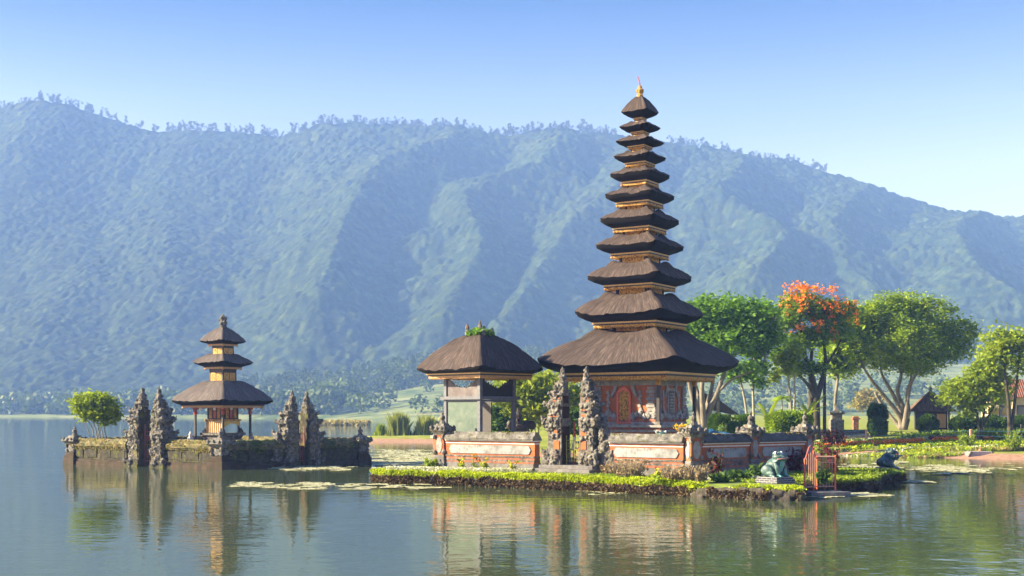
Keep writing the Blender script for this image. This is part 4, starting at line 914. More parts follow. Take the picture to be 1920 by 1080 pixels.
# walled islet on the left
Ln = (-17.75, 74.8); Ll = (-29.35, 82.35); Lr = (-10.24, 82.8); Lb = (-21.9, 90.4)
THL = math.atan2(Ln[1]-Ll[1], Ln[0]-Ll[0]); THQ = math.atan2(Lr[1]-Ln[1], Lr[0]-Ln[0])
def lake_wall(a, b, label, seed, sunny=True):
    L, th = seg(a, b); rr = random.Random(seed)
    t = thing('lake_wall', label, 'wall', (a[0], a[1], 0), th, 'mossy walls of the islet in the lake')
    f = MB(); long_box(f, L, -0.42, 0.42, -0.9, 0.22, 0, rr, 0.4, 0.02); long_box(f, L, -0.36, 0.36, 0.22, 0.36, 0, rr, 0.4, 0.02); f.build('footing', M['moss_foot'], t)
    w = MB(); long_box(w, L, -0.26, 0.26, 0.36, 1.12, 0, rr, 0.35, 0.03)
    n = max(2, int(L/1.3))
    for i in range(n): w.box(L*(i+0.12)/n, L*(i+0.88)/n, -0.30, 0.30, 0.50, 1.0, 0)
    w.build('stone_body', M['moss'], t, bevel=0.015)
    c = MB(); long_box(c, L, -0.34, 0.34, 1.12, 1.24, 0, rr, 0.3, 0.03); long_box(c, L, -0.42, 0.42, 1.24, 1.40, 0, rr, 0.3, 0.04, 0.02); long_box(c, L, -0.40, 0.40, 1.40, 1.60, 0, rr, 0.25, 0.04, 0.12); long_box(c, L, -0.26, 0.26, 1.58, 1.74, 0, rr, 0.25, 0.05, 0.10)
    cp = c.build('coping', M['moss_cap'], t)
    n = int(L*260); pts = np.stack([R.uniform(0, L, n), np.zeros(n), R.uniform(1.0, 1.74, n)], -1); side = np.where(R.random(n) < 0.85, -1, 1)
    pts[:, 1] = side*np.interp(pts[:, 2], [1.0, 1.24, 1.4, 1.6, 1.74], [0.33, 0.42, 0.43, 0.33, 0.18]); k = fbm(pts[:, 0]*0.9+seed*5, pts[:, 2]*3, 3, seed) > 0.46; pts = pts[k]
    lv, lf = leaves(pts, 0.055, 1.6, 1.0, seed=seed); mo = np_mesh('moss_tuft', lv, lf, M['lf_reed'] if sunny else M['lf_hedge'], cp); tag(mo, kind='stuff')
    return t
tgA0, tgA1 = 0.55, 0.383     # from Ln towards Ll: the two halves of the sunlit gate
lake_wall(Ll, lerp2(Ll, Ln, 1-tgA0-0.05), 'mossy lake wall below the bright green shrub, left of the sunlit split gate', 21)
lake_wall(lerp2(Ll, Ln, 1-tgA1+0.06), Ln, 'mossy sunlit lake wall between the sunlit split gate and the near corner', 22)
tgB0, tgB1 = 0.50, 0.575
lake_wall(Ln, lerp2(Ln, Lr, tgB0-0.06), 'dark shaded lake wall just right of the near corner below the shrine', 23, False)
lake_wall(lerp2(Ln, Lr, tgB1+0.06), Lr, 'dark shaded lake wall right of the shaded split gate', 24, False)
lake_wall(Lb, Ll, 'far lake wall behind the shrub closing the islet on the left', 25) if False else lake_wall(Ll, Lb, 'far lake wall behind the shrub closing the islet', 25)
lake_wall(Lb, Lr, 'far lake wall closing the islet behind the shrine on the right', 26)
corner_post(Ll, THL, 'mossy urn topped post at the far left end of the lake wall beside the shrub', -0.0, 2.0, 0.42, 31, True)
corner_post(Ln, THL+0.1, 'pale carved post at the near corner of the lake wall in front of the shrine', -0.0, 2.0, 0.46, 32, True)
corner_post(Lr, THQ, 'green mossed post at the right end of the lake wall near the lily pads', -0.0, 2.0, 0.42, 33, True)
corner_post(Lb, THL, 'hidden rear corner post of the lake wall behind the shrine', -0.0, 1.9, 0.40, 34, True)
GG = 'halves of the split gates'
gA0 = lerp2(Ln, Ll, 0.496); gA1 = lerp2(Ln, Ll, 0.415)
gate_half(gA0, THL, True, 'lichened half gate tower with dark flat inner face, nearest the green shrub', -0.3, 4.55, 1.2, 1.2, 41, True, GG, False)
gate_half(gA1, THL, False, 'sunlit lichened half gate tower just left of the shrine roof', -0.3, 4.55, 1.2, 1.2, 42, True, GG, False)
gB0 = lerp2(Ln, Lr, 0.505); gB1 = lerp2(Ln, Lr, 0.572)
gate_half(gB0, THQ, True, 'shaded half gate tower right of the shrine with lower carved wing beside it', -0.3, 4.35, 1.15, 1.2, 43, True, GG, True)
gate_half(gB1, THQ, False, 'shaded half gate tower with grey oval panel, nearest the right end of the lake wall', -0.3, 4.35, 1.1, 1.2, 44, True, GG, False)
metal_gate(gA0, gA1, 0.05, 2.6, 'rusty red iron gate in the sunlit split gate of the islet', 'red_rust', 2, nb=5)
metal_gate(gB0, gB1, 0.05, 2.4, 'rusty red iron gate in the shaded split gate of the islet', 'red_rust', 2, nb=5)
fl = MB(); fl.add([(Ln[0], Ln[1], 1.28), (Lr[0], Lr[1], 1.28), (Lb[0], Lb[1], 1.28), (Ll[0], Ll[1], 1.28), (Ln[0], Ln[1], -1), (Lr[0], Lr[1], -1), (Lb[0], Lb[1], -1), (Ll[0], Ll[1], -1)], [(0, 1, 2, 3), (0, 4, 5, 1), (1, 5, 6, 2), (2, 6, 7, 3), (3, 7, 4, 0)])
tag(fl.build('islet_ground', M['moss_foot']), kind='structure')
def guardian(xy, z, s, label, mat, rz=0.0):
    t = MB(); t.box(-0.2, 0.2, -0.2, 0.2, 0, 0.18, 0); t.blob((0, 0, 0.40), (0.17, 0.15, 0.26), 0, 0.1, 3, 2); t.blob((0, -0.02, 0.72), (0.12, 0.12, 0.14), 0, 0.1, 4, 2); t.blob((0, 0, 0.88), (0.07, 0.07, 0.10), 0, 0.1, 5, 1)
    t.blob((0.15, -0.05, 0.42), (0.06, 0.07, 0.2), 0, 0.1, 6, 1); t.blob((-0.15, -0.05, 0.42), (0.06, 0.07, 0.2), 0, 0.1, 7, 1); t.blob((0.1, -0.14, 0.25), (0.09, 0.15, 0.09), 0, 0.1, 8, 1); t.blob((-0.1, -0.14, 0.25), (0.09, 0.15, 0.09), 0, 0.1, 9, 1)
    o = t.build('guardian_statue', M[mat], smooth=True); o.location = (xy[0], xy[1], z); o.rotation_euler = (0, 0, rz); o.scale = (s, s, s); tag(o, label, 'statue'); return o
p_ = P(357, 818, 81.5); guardian(p_, 1.28, 0.95, 'small pale stone guardian figure left of the islet shrine', 'white', 0.3)
p_ = P(471, 818, 82.5); guardian(p_, 1.28, 0.95, 'small grey stone guardian figure right of the islet shrine', 'grey_light', 0.3)
# ------------------------------------------------------------------ trees and plants
def ground_under(x, y): return 1.28 if x < -16 and y < 95 else max(0.2, float(garden_z(np.array(float(x)), np.array(float(y)))))
def tree(name, label, cat, px, py, d, limbs, crown, n, size, mat, bark='bark', per=45, spread=0.55, seed=0, aspect=1.9, flat=0.55, droop=0.0, group=None, shell=0.38, sides=7, extra=None):
    """px, py: foot of the trunk in the photograph, d metres away; limbs: list of [(px,py,dd,r),...]; crown: (px,py,dd,rx_px,ry_px)"""
    B = P(px, py, d); t = thing(name, label, cat, B, 0, group)
    def loc(q): w = P(q[0], q[1], d+q[2]); return (w[0]-B[0], w[1]-B[1], w[2]-B[2])
    mb = MB()
    for li, lb in enumerate(limbs):
        pts = [loc(q) for q in lb]; rad = [q[3] for q in lb]
        if len(pts) > 1:                                                 # smooth the polyline
            P2 = []; R2 = []
            for i in range(len(pts)-1):
                for k in range(3):
                    u = k/3; a = Vector(pts[max(i-1, 0)]); b_ = Vector(pts[i]); c_ = Vector(pts[i+1]); e = Vector(pts[min(i+2, len(pts)-1)])
                    P2.append(0.5*((2*b_)+(c_-a)*u+(2*a-5*b_+4*c_-e)*u*u+(3*b_-a-3*c_+e)*u**3)); R2.append(rad[i]*(1-u)+rad[i+1]*u)
            P2.append(Vector(pts[-1])); R2.append(rad[-1])
            mb.tube(P2, R2, sides)
    drop = ground_under(B[0], B[1])-B[2]                                 # stems reach the ground they stand on
    if drop < 0:
        for lb in limbs[:8]: q0 = loc(lb[0]); mb.tube([(q0[0], q0[1], drop-.2), (q0[0], q0[1], q0[2]+.15)], [lb[0][3]*1.25, lb[0][3]], sides)
    blobs = []
    for c in crown:
        w = loc(c); k = (d+c[2])/F; ry = (c[3]+c[4])/2*k if len(c) < 6 else c[5]; blobs.append((*w, c[3]*k, ry, c[4]*k))
    tips = [loc(lb[-1]) for lb in limbs] or [(0, 0, 0)]                  # twigs from the limb ends into the crown
    rr = random.Random(seed)
    for b_ in blobs:
        tp = min(tips, key=lambda q: (Vector(q)-Vector(b_[:3])).length)
        for k in range(3):
            e = (b_[0]+rr.uniform(-0.6, 0.6)*b_[3], b_[1]+rr.uniform(-0.6, 0.6)*b_[4], b_[2]+rr.uniform(-0.2, 0.7)*b_[5])
            mb.tube(curve_pts(tp, e, 0.1, 3, 0.12, rr.randint(0, 999)), [0.05, 0.04, 0.03, 0.015], 4, 0, False)
    mb.build('trunk', M[bark], t, smooth=True)
    lv, lf = leaves(clump_points(blobs, n, per, spread, seed, shell), size, aspect, flat, droop, seed)
    np_mesh('crown', lv, lf, M[mat], t)
    return t, blobs, loc
# big round tree
limbs = [[(1690, 806, 0, .34), (1686, 780, 0, .26), (1660, 745, -.5, .2), (1636, 715, -1, .15), (1620, 690, -1, .1)], [(1690, 806, .2, .3), (1688, 770, .4, .24), (1672, 735, .6, .18), (1655, 705, 1, .13), (1650, 680, 1, .08)],
         [(1692, 806, 0, .3), (1695, 770, 0, .24), (1683, 735, 0, .2), (1690, 700, 0, .15), (1680, 665, 0, .08)], [(1694, 806, -.2, .3), (1700, 770, -.6, .22), (1704, 735, -1, .17), (1716, 705, -1, .12), (1740, 680, -1.5, .07)],
         [(1696, 806, .3, .28), (1704, 775, 1, .2), (1700, 740, 1.3, .16), (1708, 710, 1.5, .12), (1712, 660, 1.5, .07)], [(1690, 806, .5, .24), (1674, 785, 1, .18), (1650, 755, 1.5, .14), (1640, 735, 2, .1)]]
crown = [(1620, 640, 0, 60, 48), (1580, 650, 0, 38, 34), (1600, 600, -1, 45, 34), (1660, 590, 0, 55, 38), (1690, 640, -2, 60, 48), (1740, 600, 0, 55, 42), (1770, 650, 0, 52, 38), (1800, 630, 1, 32, 34), (1730, 660, -2, 50, 34), (1650, 670, 1, 50, 26), (1700, 575, 1, 40, 26), (1720, 690, 1, 34, 14), (1586, 690, 0, 22, 20)]
tree('round_tree', 'broad round green tree with many pale stems, right of the orange flowered tree', 'tree', 1690, 808, 120, limbs, crown, 62000, .155, 'lf_big', 'bark', 60, .42, 1, flat=.4)
# flame tree
limbs = [[(1530, 812, 0, .42), (1530, 770, 0, .38), (1528, 735, 0, .34), (1520, 700, 0, .26), (1510, 670, -.5, .2), (1506, 640, -1, .13), (1500, 610, -1, .08)], [(1530, 750, 0, .3), (1541, 715, .3, .24), (1548, 680, .5, .18), (1545, 640, .5, .12), (1550, 600, .5, .06)],
         [(1526, 750, 0, .2), (1517, 725, -.5, .16), (1500, 705, -1, .12), (1478, 685, -1.5, .07)], [(1520, 700, 0, .2), (1522, 660, 0, .15), (1528, 620, 0, .1), (1520, 580, 0, .05)], [(1546, 690, .4, .14), (1565, 660, .8, .1), (1580, 630, 1, .05)]]
crown = [(1500, 570, 0, 36, 22), (1535, 580, 0, 36, 20), (1480, 600, -1, 26, 18), (1560, 590, .5, 30, 18), (1590, 580, 1, 20, 12), (1500, 640, -.5, 46, 14), (1470, 665, -1, 32, 14), (1540, 625, 0, 32, 14), (1515, 690, 0, 34, 10), (1485, 690, -1, 22, 14), (1580, 620, 1, 20, 16)]
ft, fb_, floc = tree('flame_tree', 'tall dark trunked tree crowned with orange red flowers', 'tree', 1530, 812, 112, limbs, crown, 22000, .16, 'lf_tulip', 'bark_dark', 30, .40, 2, flat=.4)
fp = []; rr = np.random.default_rng(8)
for (x, y, w, h, n) in [(1500, 552, 34, 12, 26), (1525, 566, 50, 26, 34), (1478, 580, 28, 20, 26), (1570, 578, 34, 18, 20), (1590, 600, 16, 16, 9), (1525, 604, 55, 24, 16), (1487, 615, 14, 8, 8), (1548, 600, 26, 20, 9), (1560, 626, 14, 18, 4), (1470, 625, 8, 6, 3), (1510, 545, 16, 6, 14)]:
    for i in range(n):
        c = np.array(floc((x+rr.uniform(-1, 1)*w, y+rr.uniform(-1, 1)*h, rr.uniform(-2, 1.2)))); fp.append(c+np.array([0, -.5, .25])+rr.normal(size=(9, 3))*0.15)
lv, lf = leaves(np.concatenate(fp), .17, 1.4, .8, 0, 9); tag(np_mesh('blossom', lv, lf, M['fl_red'], ft), kind='stuff')
# feathery tree behind the pagoda with the fan of grey trunks
limbs = [[(1318, 806, 0, .34), (1312, 780, 0, .28), (1300, 750, 0, .22), (1292, 715, 0, .16), (1290, 680, 0, .1)], [(1320, 806, 0, .32), (1318, 770, -.3, .26), (1316, 730, -.5, .2), (1320, 690, -.6, .15), (1312, 640, -.6, .08)],
         [(1322, 806, 0, .34), (1330, 770, 0, .28), (1346, 735, 0, .23), (1356, 705, 0, .16), (1372, 670, 0, .1)], [(1320, 806, .3, .28), (1326, 765, .6, .24), (1334, 730, .9, .18), (1340, 690, 1, .13), (1350, 650, 1, .07)],
         [(1346, 735, 0, .14), (1372, 712, -.5, .1), (1400, 700, -.8, .07), (1428, 690, -1, .04)], [(1316, 760, 0, .2), (1306, 730, .6, .16), (1302, 700, .8, .11)]]
crown = [(1330, 590, 0, 48, 30), (1300, 610, 0, 34, 32), (1380, 610, 0, 56, 34), (1420, 600, 1, 40, 34), (1360, 640, -1, 60, 24), (1410, 640, 0, 46, 22), (1330, 570, 1, 26, 14), (1440, 630, 0, 24, 24), (1300, 650, 0, 28, 24), (1390, 570, 1, 26, 12), (1425, 690, -1, 22, 9), (1345, 690, 0, 20, 10)]
tree('feathery_tree', 'wide feathery green tree with a fan of grey trunks behind the pagoda', 'tree', 1320, 808, 104, limbs, crown, 26000, .165, 'lf_dark', 'bark', 40, .45, 3, 2.4, .4, .25)
# slender trees
SL = 'slender trees beyond the temple court'
tree('slender_tree', 'thin tree with bare pale stem and small drooping crown right of the pagoda eave', 'tree', 1402, 800, 108, [[(1402, 800, 0, .12), (1398, 760, 0, .11), (1390, 720, 0, .09), (1382, 690, 0, .06)]], [(1385, 690, 0, 24, 9), (1370, 705, 0, 14, 6), (1398, 705, 0, 16, 5)], 900, .24, 'lf_dark', 'twig', 20, .35, 4, group=SL)
tree('slender_tree', 'tall thin pale stemmed tree reaching into the feathery crown', 'tree', 1414, 800, 109, [[(1414, 800, 0, .13), (1412, 740, 0, .11), (1413, 690, 0, .09), (1416, 640, 0, .06)]], [(1420, 690, 0, 18, 10), (1424, 716, 0, 14, 7), (1416, 660, 0, 20, 10)], 900, .24, 'lf_dark', 'twig', 20, .35, 5, group=SL)
tree('slender_tree', 'thin twin stemmed yellow green tree left of the flame tree trunk', 'tree', 1486, 800, 106, [[(1484, 800, 0, .13), (1482, 750, 0, .11), (1478, 710, 0, .08), (1476, 680, 0, .05)], [(1488, 800, .2, .11), (1490, 740, .2, .09), (1489, 690, .2, .06)], [(1480, 735, 0, .05), (1466, 722, 0, .04), (1454, 712, 0, .03)]], [(1478, 672, 0, 18, 16), (1474, 695, 0, 16, 8), (1488, 660, 0, 14, 12), (1452, 708, 0, 10, 5)], 1500, .24, 'lf_yel', 'twig', 24, .33, 6, group=SL)
tree('slender_tree', 'straight pale trunked tree between the flame tree and the round tree', 'tree', 1568, 795, 116, [[(1566, 795, 0, .17), (1566, 750, 0, .15), (1571, 710, 0, .12), (1573, 680, 0, .08)]], [(1566, 660, 0, 24, 26), (1580, 690, 0, 20, 10), (1555, 690, 0, 16, 9), (1570, 625, 0, 26, 24)], 3000, .25, 'lf_big', 'bark', 30, .4, 7, group=SL)
# papaya-like sapling and banana plants
def palm_leafed(name, label, cat, px, py, d, htop, n, ll, mat, w=.35, seed=0, stem=.07, droop=.8, up=.5):
    B = P(px, py, d); t = thing(name, label, cat, B); top = P(px, htop, d)[2]-B[2]; r = random.Random(seed); st_ = MB(); st_.tube([(0, 0, -1.6), (.05, 0, top*.5), (0, 0, top)], [stem*1.2, stem, stem*.7], 7); st_.build('stem', M['twig'], t)
    for i in range(n):
        a = i*2.4+r.uniform(-.3, .3); L = ll*r.uniform(.75, 1.15); u = up*r.uniform(.5, 1.5); V = []; m_ = 9
        for k in range(m_+1):
            s = k/m_; rad = L*s; z = top+L*(u*s-droop*s*s); ww = w*math.sin(math.pi*min(1, .08+.92*s))**.6*(1 if s < 1 else .05)
            for e in (-1, 0, 1): V.append((rad*math.cos(a)-e*ww/2*math.sin(a), rad*math.sin(a)+e*ww/2*math.cos(a), z-abs(e)*ww*.18+r.uniform(-.02, .02)))
        Fq = [(3*k+e, 3*k+3+e, 3*k+4+e, 3*k+1+e) for k in range(m_) for e in (0, 1)]
        lm = MB(); lm.add(V, Fq); lm.build('leaf', M[mat], t, smooth=True)
    return t
palm_leafed('papaya_tree', 'small papaya like sapling with umbrella of broad leaves above the hedge', 'tree', 1466, 800, 98, 745, 13, .95, 'lf_big', .42, 1, .06, .7, .45)
palm_leafed('banana_plant', 'pale banana plant with upright yellow green leaves behind the far wall post', 'plant', 1440, 806, 100, 785, 7, 1.7, 'lf_yel', .38, 2, .09, .5, 1.1)
palm_leafed('banana_plant', 'banana plant with upright leaves just left of the flame tree trunk', 'plant', 1514, 806, 103, 778, 7, 1.7, 'lf_yel', .38, 3, .09, .5, 1.1)
def fern(px, py, d, htop, label, seed):
    B = P(px, py, d); t = thing('tree_fern', label, 'tree', B); top = P(px, htop, d)[2]-B[2]; r = random.Random(seed); s_ = MB(); s_.tube([(0, 0, -1.6), (.1, 0, top*.5), (0, 0, top)], [.16, .12, .12], 8); s_.build('trunk', M['bark_dark'], t)
    for i in range(14):
        a = i*.449*1.0+r.uniform(-.1, .1); L = 3.0*r.uniform(.8, 1.1); V = []; Fq = []
        for k in range(18):
            s = k/18; x = L*s; z = top+L*(.38*s-.55*s*s); ww = .55*math.sin(math.pi*(.1+.88*s))
            for e in (-1, 1):
                o = len(V); c, q = math.cos(a), math.sin(a)
                for (u, v, dz) in ((x, 0, 0), (x+L/18*.8, 0, 0), (x+L/18*1.1, e*ww, -.12), (x+L/18*.55, e*ww, -.13)): V.append((u*c-v*q, u*q+v*c, z+dz))
                Fq.append((o, o+1, o+2, o+3))
        m_ = MB(); m_.add(V, Fq); m_.build('frond', M['lf_yel'], t)
fern(1925, 800, 100, 640, 'tree fern with arching yellow green fronds at the right edge', 1)
# right hand bushes and small trees
tree('bushy_tree', 'loose yellow green tree with thin stems right of the round tree', 'tree', 1838, 806, 103, [[(1836, 806, 0, .14), (1830, 770, 0, .11), (1815, 735, 0, .08)], [(1840, 806, 0, .13), (1846, 765, 0, .1), (1850, 715, 0, .07)], [(1842, 800, .3, .1), (1862, 765, .3, .08), (1876, 735, .3, .05)]],
     [(1800, 730, 0, 34, 24), (1845, 700, 0, 36, 24), (1838, 745, 0, 46, 22), (1870, 720, 0, 26, 22), (1785, 750, 0, 20, 16), (1856, 668, 0, 18, 12), (1820, 768, 0, 24, 12)], 6500, .19, 'lf_yel', 'bark_dark', 26, .42, 11)
tree('bushy_tree', 'taller leafy tree with light crown beside the red roofed house', 'tree', 1895, 800, 101, [[(1893, 800, 0, .17), (1890, 750, 0, .14), (1884, 700, 0, .1), (1880, 650, 0, .06)], [(1897, 800, 0, .15), (1904, 740, 0, .11), (1910, 680, 0, .07)]],
     [(1885, 640, 0, 30, 18), (1860, 670, 0, 18, 18), (1915, 640, 0, 34, 22), (1900, 675, 0, 34, 20), (1875, 625, 0, 14, 10), (1945, 690, 0, 24, 22)], 4200, .20, 'lf_yel', 'bark_dark', 24, .48, 12)
tree('bamboo_clump', 'bright yellow green bamboo thicket seen through the open pavilion', 'bamboo', 990, 806, 96, [[(975+7*i, 806, .2*i, .05), (970+9*i, 760, .2*i, .045), (962+12*i, 715, .2*i, .02)] for i in range(6)],
     [(985, 735, 0, 34, 26), (955, 750, 0, 24, 30), (1015, 725, 0, 26, 24), (1000, 765, 0, 44, 26), (1045, 740, 0, 30, 34), (1080, 760, 1, 30, 34), (955, 720, 0, 16, 16)], 15000, .20, 'lf_bamboo', 'twig', 36, .42, 13, 2.8, .8, .4)
tree('dark_bush', 'dark green bush low behind the pavilion opening', 'bush', 940, 812, 90, [[(940, 812, 0, .06), (938, 790, 0, .04)]], [(930, 795, 0, 18, 14), (955, 800, 0, 22, 12), (975, 802, 0, 20, 9), (925, 775, 0, 10, 12)], 3500, .15, 'lf_hedge', 'bark_dark', 24, .25, 14)
tree('dark_bush', 'dark green bush seen between the halves of the main gate', 'bush', 1078, 815, 88, [[(1078, 815, 0, .06), (1078, 790, 0, .04)]], [(1078, 790, 0, 26, 22), (1050, 800, 0, 20, 16), (1100, 800, 0, 20, 16)], 3500, .16, 'lf_hedge', 'bark_dark', 24, .25, 15)
tree('pale_shrub', 'pale dry leafed tree in the haze left of the round tree trunk', 'tree', 1632, 800, 240, [[(1632, 800, 0, .12), (1628, 760, 0, .09), (1622, 735, 0, .05)], [(1634, 800, 0, .1), (1642, 760, 0, .06)]], [(1630, 745, 0, 22, 14), (1614, 758, 0, 12, 12), (1645, 758, 0, 13, 13)], 1500, .40, 'lf_reed', 'twig', 24, .5, 16)
# hedges and clipped bushes
def bush(name, label, px, py, d, rx, ry, n, mat, size=.14, seed=0, depth=None, power=None, group=None):
    B = P(px, py, d); k = d/F; zg = ground_under(B[0], B[1])
    if zg < B[2]: ry = ry+(B[2]-zg)/k/2; B = (B[0], B[1], zg)
    t = thing(name, label, 'bush' if 'hedge' not in name else 'hedge', B, 0, group); r = np.random.default_rng(seed)
    v = r.normal(size=(n, 3)); v /= np.linalg.norm(v, axis=1)[:, None]
    if power: v = np.sign(v)*np.abs(v)**power; v /= np.maximum(1, np.abs(v).max(1))[:, None]
    v *= (0.80+0.22*r.random(n)*(0.6+0.8*vnoise(v[:, 0]*3+9, v[:, 2]*3+4, seed)))[:, None]
    c = np.stack([v[:, 0]*rx*k, v[:, 1]*(depth or rx*k*.8), ry*k+v[:, 2]*ry*k], -1); c[:, 2] = np.maximum(c[:, 2], 0.02)
    lv, lf = leaves(c, size, 1.6, .9, 0, seed); np_mesh('foliage', lv, lf, M[mat], t)
    s_ = MB(); s_.tube([(0, 0, -.3), (0.02, 0, ry*k)], [.09, .05], 6); s_.blob((0, 0, ry*k), (rx*k*.74, (depth or rx*k*.8)*.74, ry*k*.76), 1, .1, seed, 2); s_.build('stem', [M['bark_dark'], M['lf_hedge']], t)
    return t
bush('topiary', 'tall clipped dark green topiary column by the garden steps', 1646, 812, 112, 17, 28, 6500, 'lf_hedge', .13, 1, power=.6)
bush('clipped_hedge', 'long clipped hedge with lit top behind the near corner post', 1372, 814, 84, 44, 19, 9000, 'lf_hedge', .10, 2, 1.1, .45)
bush('leafy_hedge', 'bright leafy hedge behind the last wall posts', 1480, 814, 92, 44, 22, 6500, 'lf_big', .14, 3, 1.3, .6)
DB = 'dark clipped bushes along the garden path'
for i, (px, w, h, lab) in enumerate([(1740, 20, 19, 'low dark bush directly in front of the tiled hut'), (1806, 26, 18, 'round dark clipped bush just right of the tiled hut'), (1862, 30, 18, 'round dark clipped bush before the pale draped figures'), (1915, 22, 18, 'round dark clipped bush at the right edge before the house')]):
    bush('clipped_bush', lab, px, 815, 110, w, h, 4500, 'lf_hedge', .13, 20+i, group=DB)
bush('low_shrub', 'low green shrub left of the flame tree trunk behind the wall end', 1505, 814, 98, 14, 18, 2500, 'lf_big', .13, 31)
# shrub on the islet
limbs = [[(176+6*i, 822, .1*i, .04), (172+6*i, 800, .1*i, .032), (156+13*i, 778, .15*i, .022), (148+15*i, 762, .15*i, .012)] for i in range(5)]+[[(182, 822, 0, .035), (190, 800, 0, .025), (205, 775, 0, .015)], [(170, 822, .3, .03), (160, 795, .3, .022), (150, 775, .3, .012)]]
tree('leafy_shrub', 'bright lime green shrub on many bare stems on the mossy islet', 'shrub', 180, 824, 82.4, limbs, [(160, 755, 0, 22, 15), (190, 755, 0, 26, 15), (205, 770, 0, 20, 16), (175, 772, 0, 26, 10), (150, 765, 0, 12, 8), (215, 780, 0, 10, 10), (180, 745, 0, 22, 7), (198, 788, 0, 16, 9), (162, 784, 0, 14, 8)], 8200, .12, 'lf_yel', 'twig', 24, .22, 17)
# reeds on the mud spit
def reeds(name, label, px, py, d, w, h, n, seed, mat='lf_reed'):
    r = np.random.default_rng(seed); B = P(px, py, d); k = d/F; V = np.empty((n, 4, 3)); x = r.normal(size=n)*w*k*.5; y = r.normal(size=n)*w*k*.3; hh = h*k*(.45+.6*r.random(n))*np.exp(-(x/(w*k))**2)
    lx = r.normal(size=n)*.16*hh; ly = r.normal(size=n)*.16*hh; ww = .035+.05*r.random(n); a = r.random(n)*3.14
    V[:, 0] = np.stack([x-ww*np.cos(a), y-ww*np.sin(a), 0*x-.2], -1); V[:, 1] = np.stack([x+ww*np.cos(a), y+ww*np.sin(a), 0*x-.2], -1)
    V[:, 2] = np.stack([x+lx*.5+ww*np.cos(a), y+ly*.5+ww*np.sin(a), hh*.65], -1); V[:, 3] = np.stack([x+lx, y+ly, hh], -1)
    o = np_mesh(name, V.reshape(-1, 3), np.arange(4*n).reshape(-1, 4), M[mat]); o.location = B; tag(o, label, 'reeds'); return o
reeds('reed_clump', 'tallest clump of yellow green reeds in the middle of the mud spit', 748, 820, 150, 20, 50, 1500, 1, 'lf_reed_green'); reeds('reed_clump', 'reed clump nearest the pavilion, left of the end post', 800, 820, 150, 22, 44, 1500, 2, 'lf_reed_green'); reeds('reed_clump', 'small low reed clump at the left end of the mud spit', 714, 818, 152, 12, 26, 600, 3, 'lf_grass')
reeds('reed_clump', 'short reed clump half hidden by the orange end post', 826, 820, 150, 12, 34, 700, 4)
for i in range(7):
    pass
r = np.random.default_rng(77); n = 2600; X = r.uniform(-56, -37, n); pts = np.stack([X, 318+r.normal(size=n)*3, 0.1+r.random(n)*1.1], -1); lv, lf = leaves(pts, .5, 2, 1.2, 0, 3); tag(np_mesh('water_weed', lv, lf, M['lf_reed']), 'thin yellow strip of water weed out in the lake', 'water plants', kind='stuff')

# ------------------------------------------------------------------ island edge planting
FRONT = ISL[0:8]; FR2 = ISL[9:18]
def edge_plants(line, name, label, n, seed, z0, z1, wid, mat, size, out=0.10, cat='ground cover', thin=None):
    pts = dense(line, .2, False); r = np.random.default_rng(seed); A = np.array([[p.x, p.y] for p in pts]); D = np.gradient(A, axis=0); D /= np.linalg.norm(D, axis=1)[:, None]; N = np.stack([D[:, 1], -D[:, 0]], -1)
    i = r.integers(0, len(A), n); off = out-wid*r.random(n)**1.4; j = r.normal(size=n)*.12
    xy = A[i]+N[i]*off[:, None]+D[i]*j[:, None]; hh = fbm(xy[:, 0]*1.3, xy[:, 1]*1.3, 3, seed)
    u = r.random(n)**.7; z = z0+(z1-z0)*u*(.55+.9*hh)
    keep = np.ones(n, bool) if thin is None else fbm(xy[:, 0]*.8, xy[:, 1]*.8+5, 3, seed+1) > thin
    lv, lf = leaves(np.stack([xy[:, 0], xy[:, 1], z], -1)[keep], size, 1.5, .8, 0, seed); tag(np_mesh(name, lv, lf, M[mat]), label, cat, kind='stuff')
edge_plants(FRONT[0:6], 'edging_plants', 'lime green edging plants along the island front', 30000, 1, .36, .66, 1.0, 'lf_lime', .075)
edge_plants(FRONT[0:6], 'hanging_roots', 'brown stems and roots hanging below the island edging', 11000, 2, -.02, .40, .25, 'lf_root', .10, .14)
edge_plants(FRONT[5:8], 'sparse_edging', 'sparse creepers over the stony island edge', 4200, 3, .05, .56, .8, 'lf_lime', .085, .12, thin=.42)
edge_plants(FRONT[5:8], 'bank_roots', 'brown roots and dead stems over the stony island edge', 3200, 6, -.02, .42, .12, 'lf_root', .10, .26, thin=.45)
edge_plants(FR2, 'mossy_sod', 'thick mossy sod mounds at the right end of the island', 15000, 4, .22, .58, 1.6, 'lf_grass', .085, .10)
edge_plants(FR2, 'sod_roots', 'dark roots under the right end sod', 5000, 5, -.02, .40, .25, 'lf_root', .10, .14)
def scatter(poly_fn, n, seed, z, h, name, label, mat, size, cat, aspect=2.2, flat=1.6):
    r = np.random.default_rng(seed); xy = poly_fn(r, n); pts = np.stack([xy[:, 0], xy[:, 1], z+h*r.random(len(xy))], -1); lv, lf = leaves(pts, size, aspect, flat, 0, seed); tag(np_mesh(name, lv, lf, M[mat]), label, cat, kind='stuff')
def band(a, b, w0, w1):
    def fn(r, n):
        t = r.random(n); A = np.array(a); Bv = np.array(b); D = (Bv-A)/np.linalg.norm(Bv-A); N = np.array([D[1], -D[0]]); return A+(Bv-A)*t[:, None]+N*(w0+(w1-w0)*r.random(n))[:, None]
    return fn
scatter(band(Wl, Wn, 1.0, 2.6), 9000, 1, .50, .12, 'lawn_grass', 'short grass on the island in front of the sunlit wall', 'lf_grass', .08, 'grass')
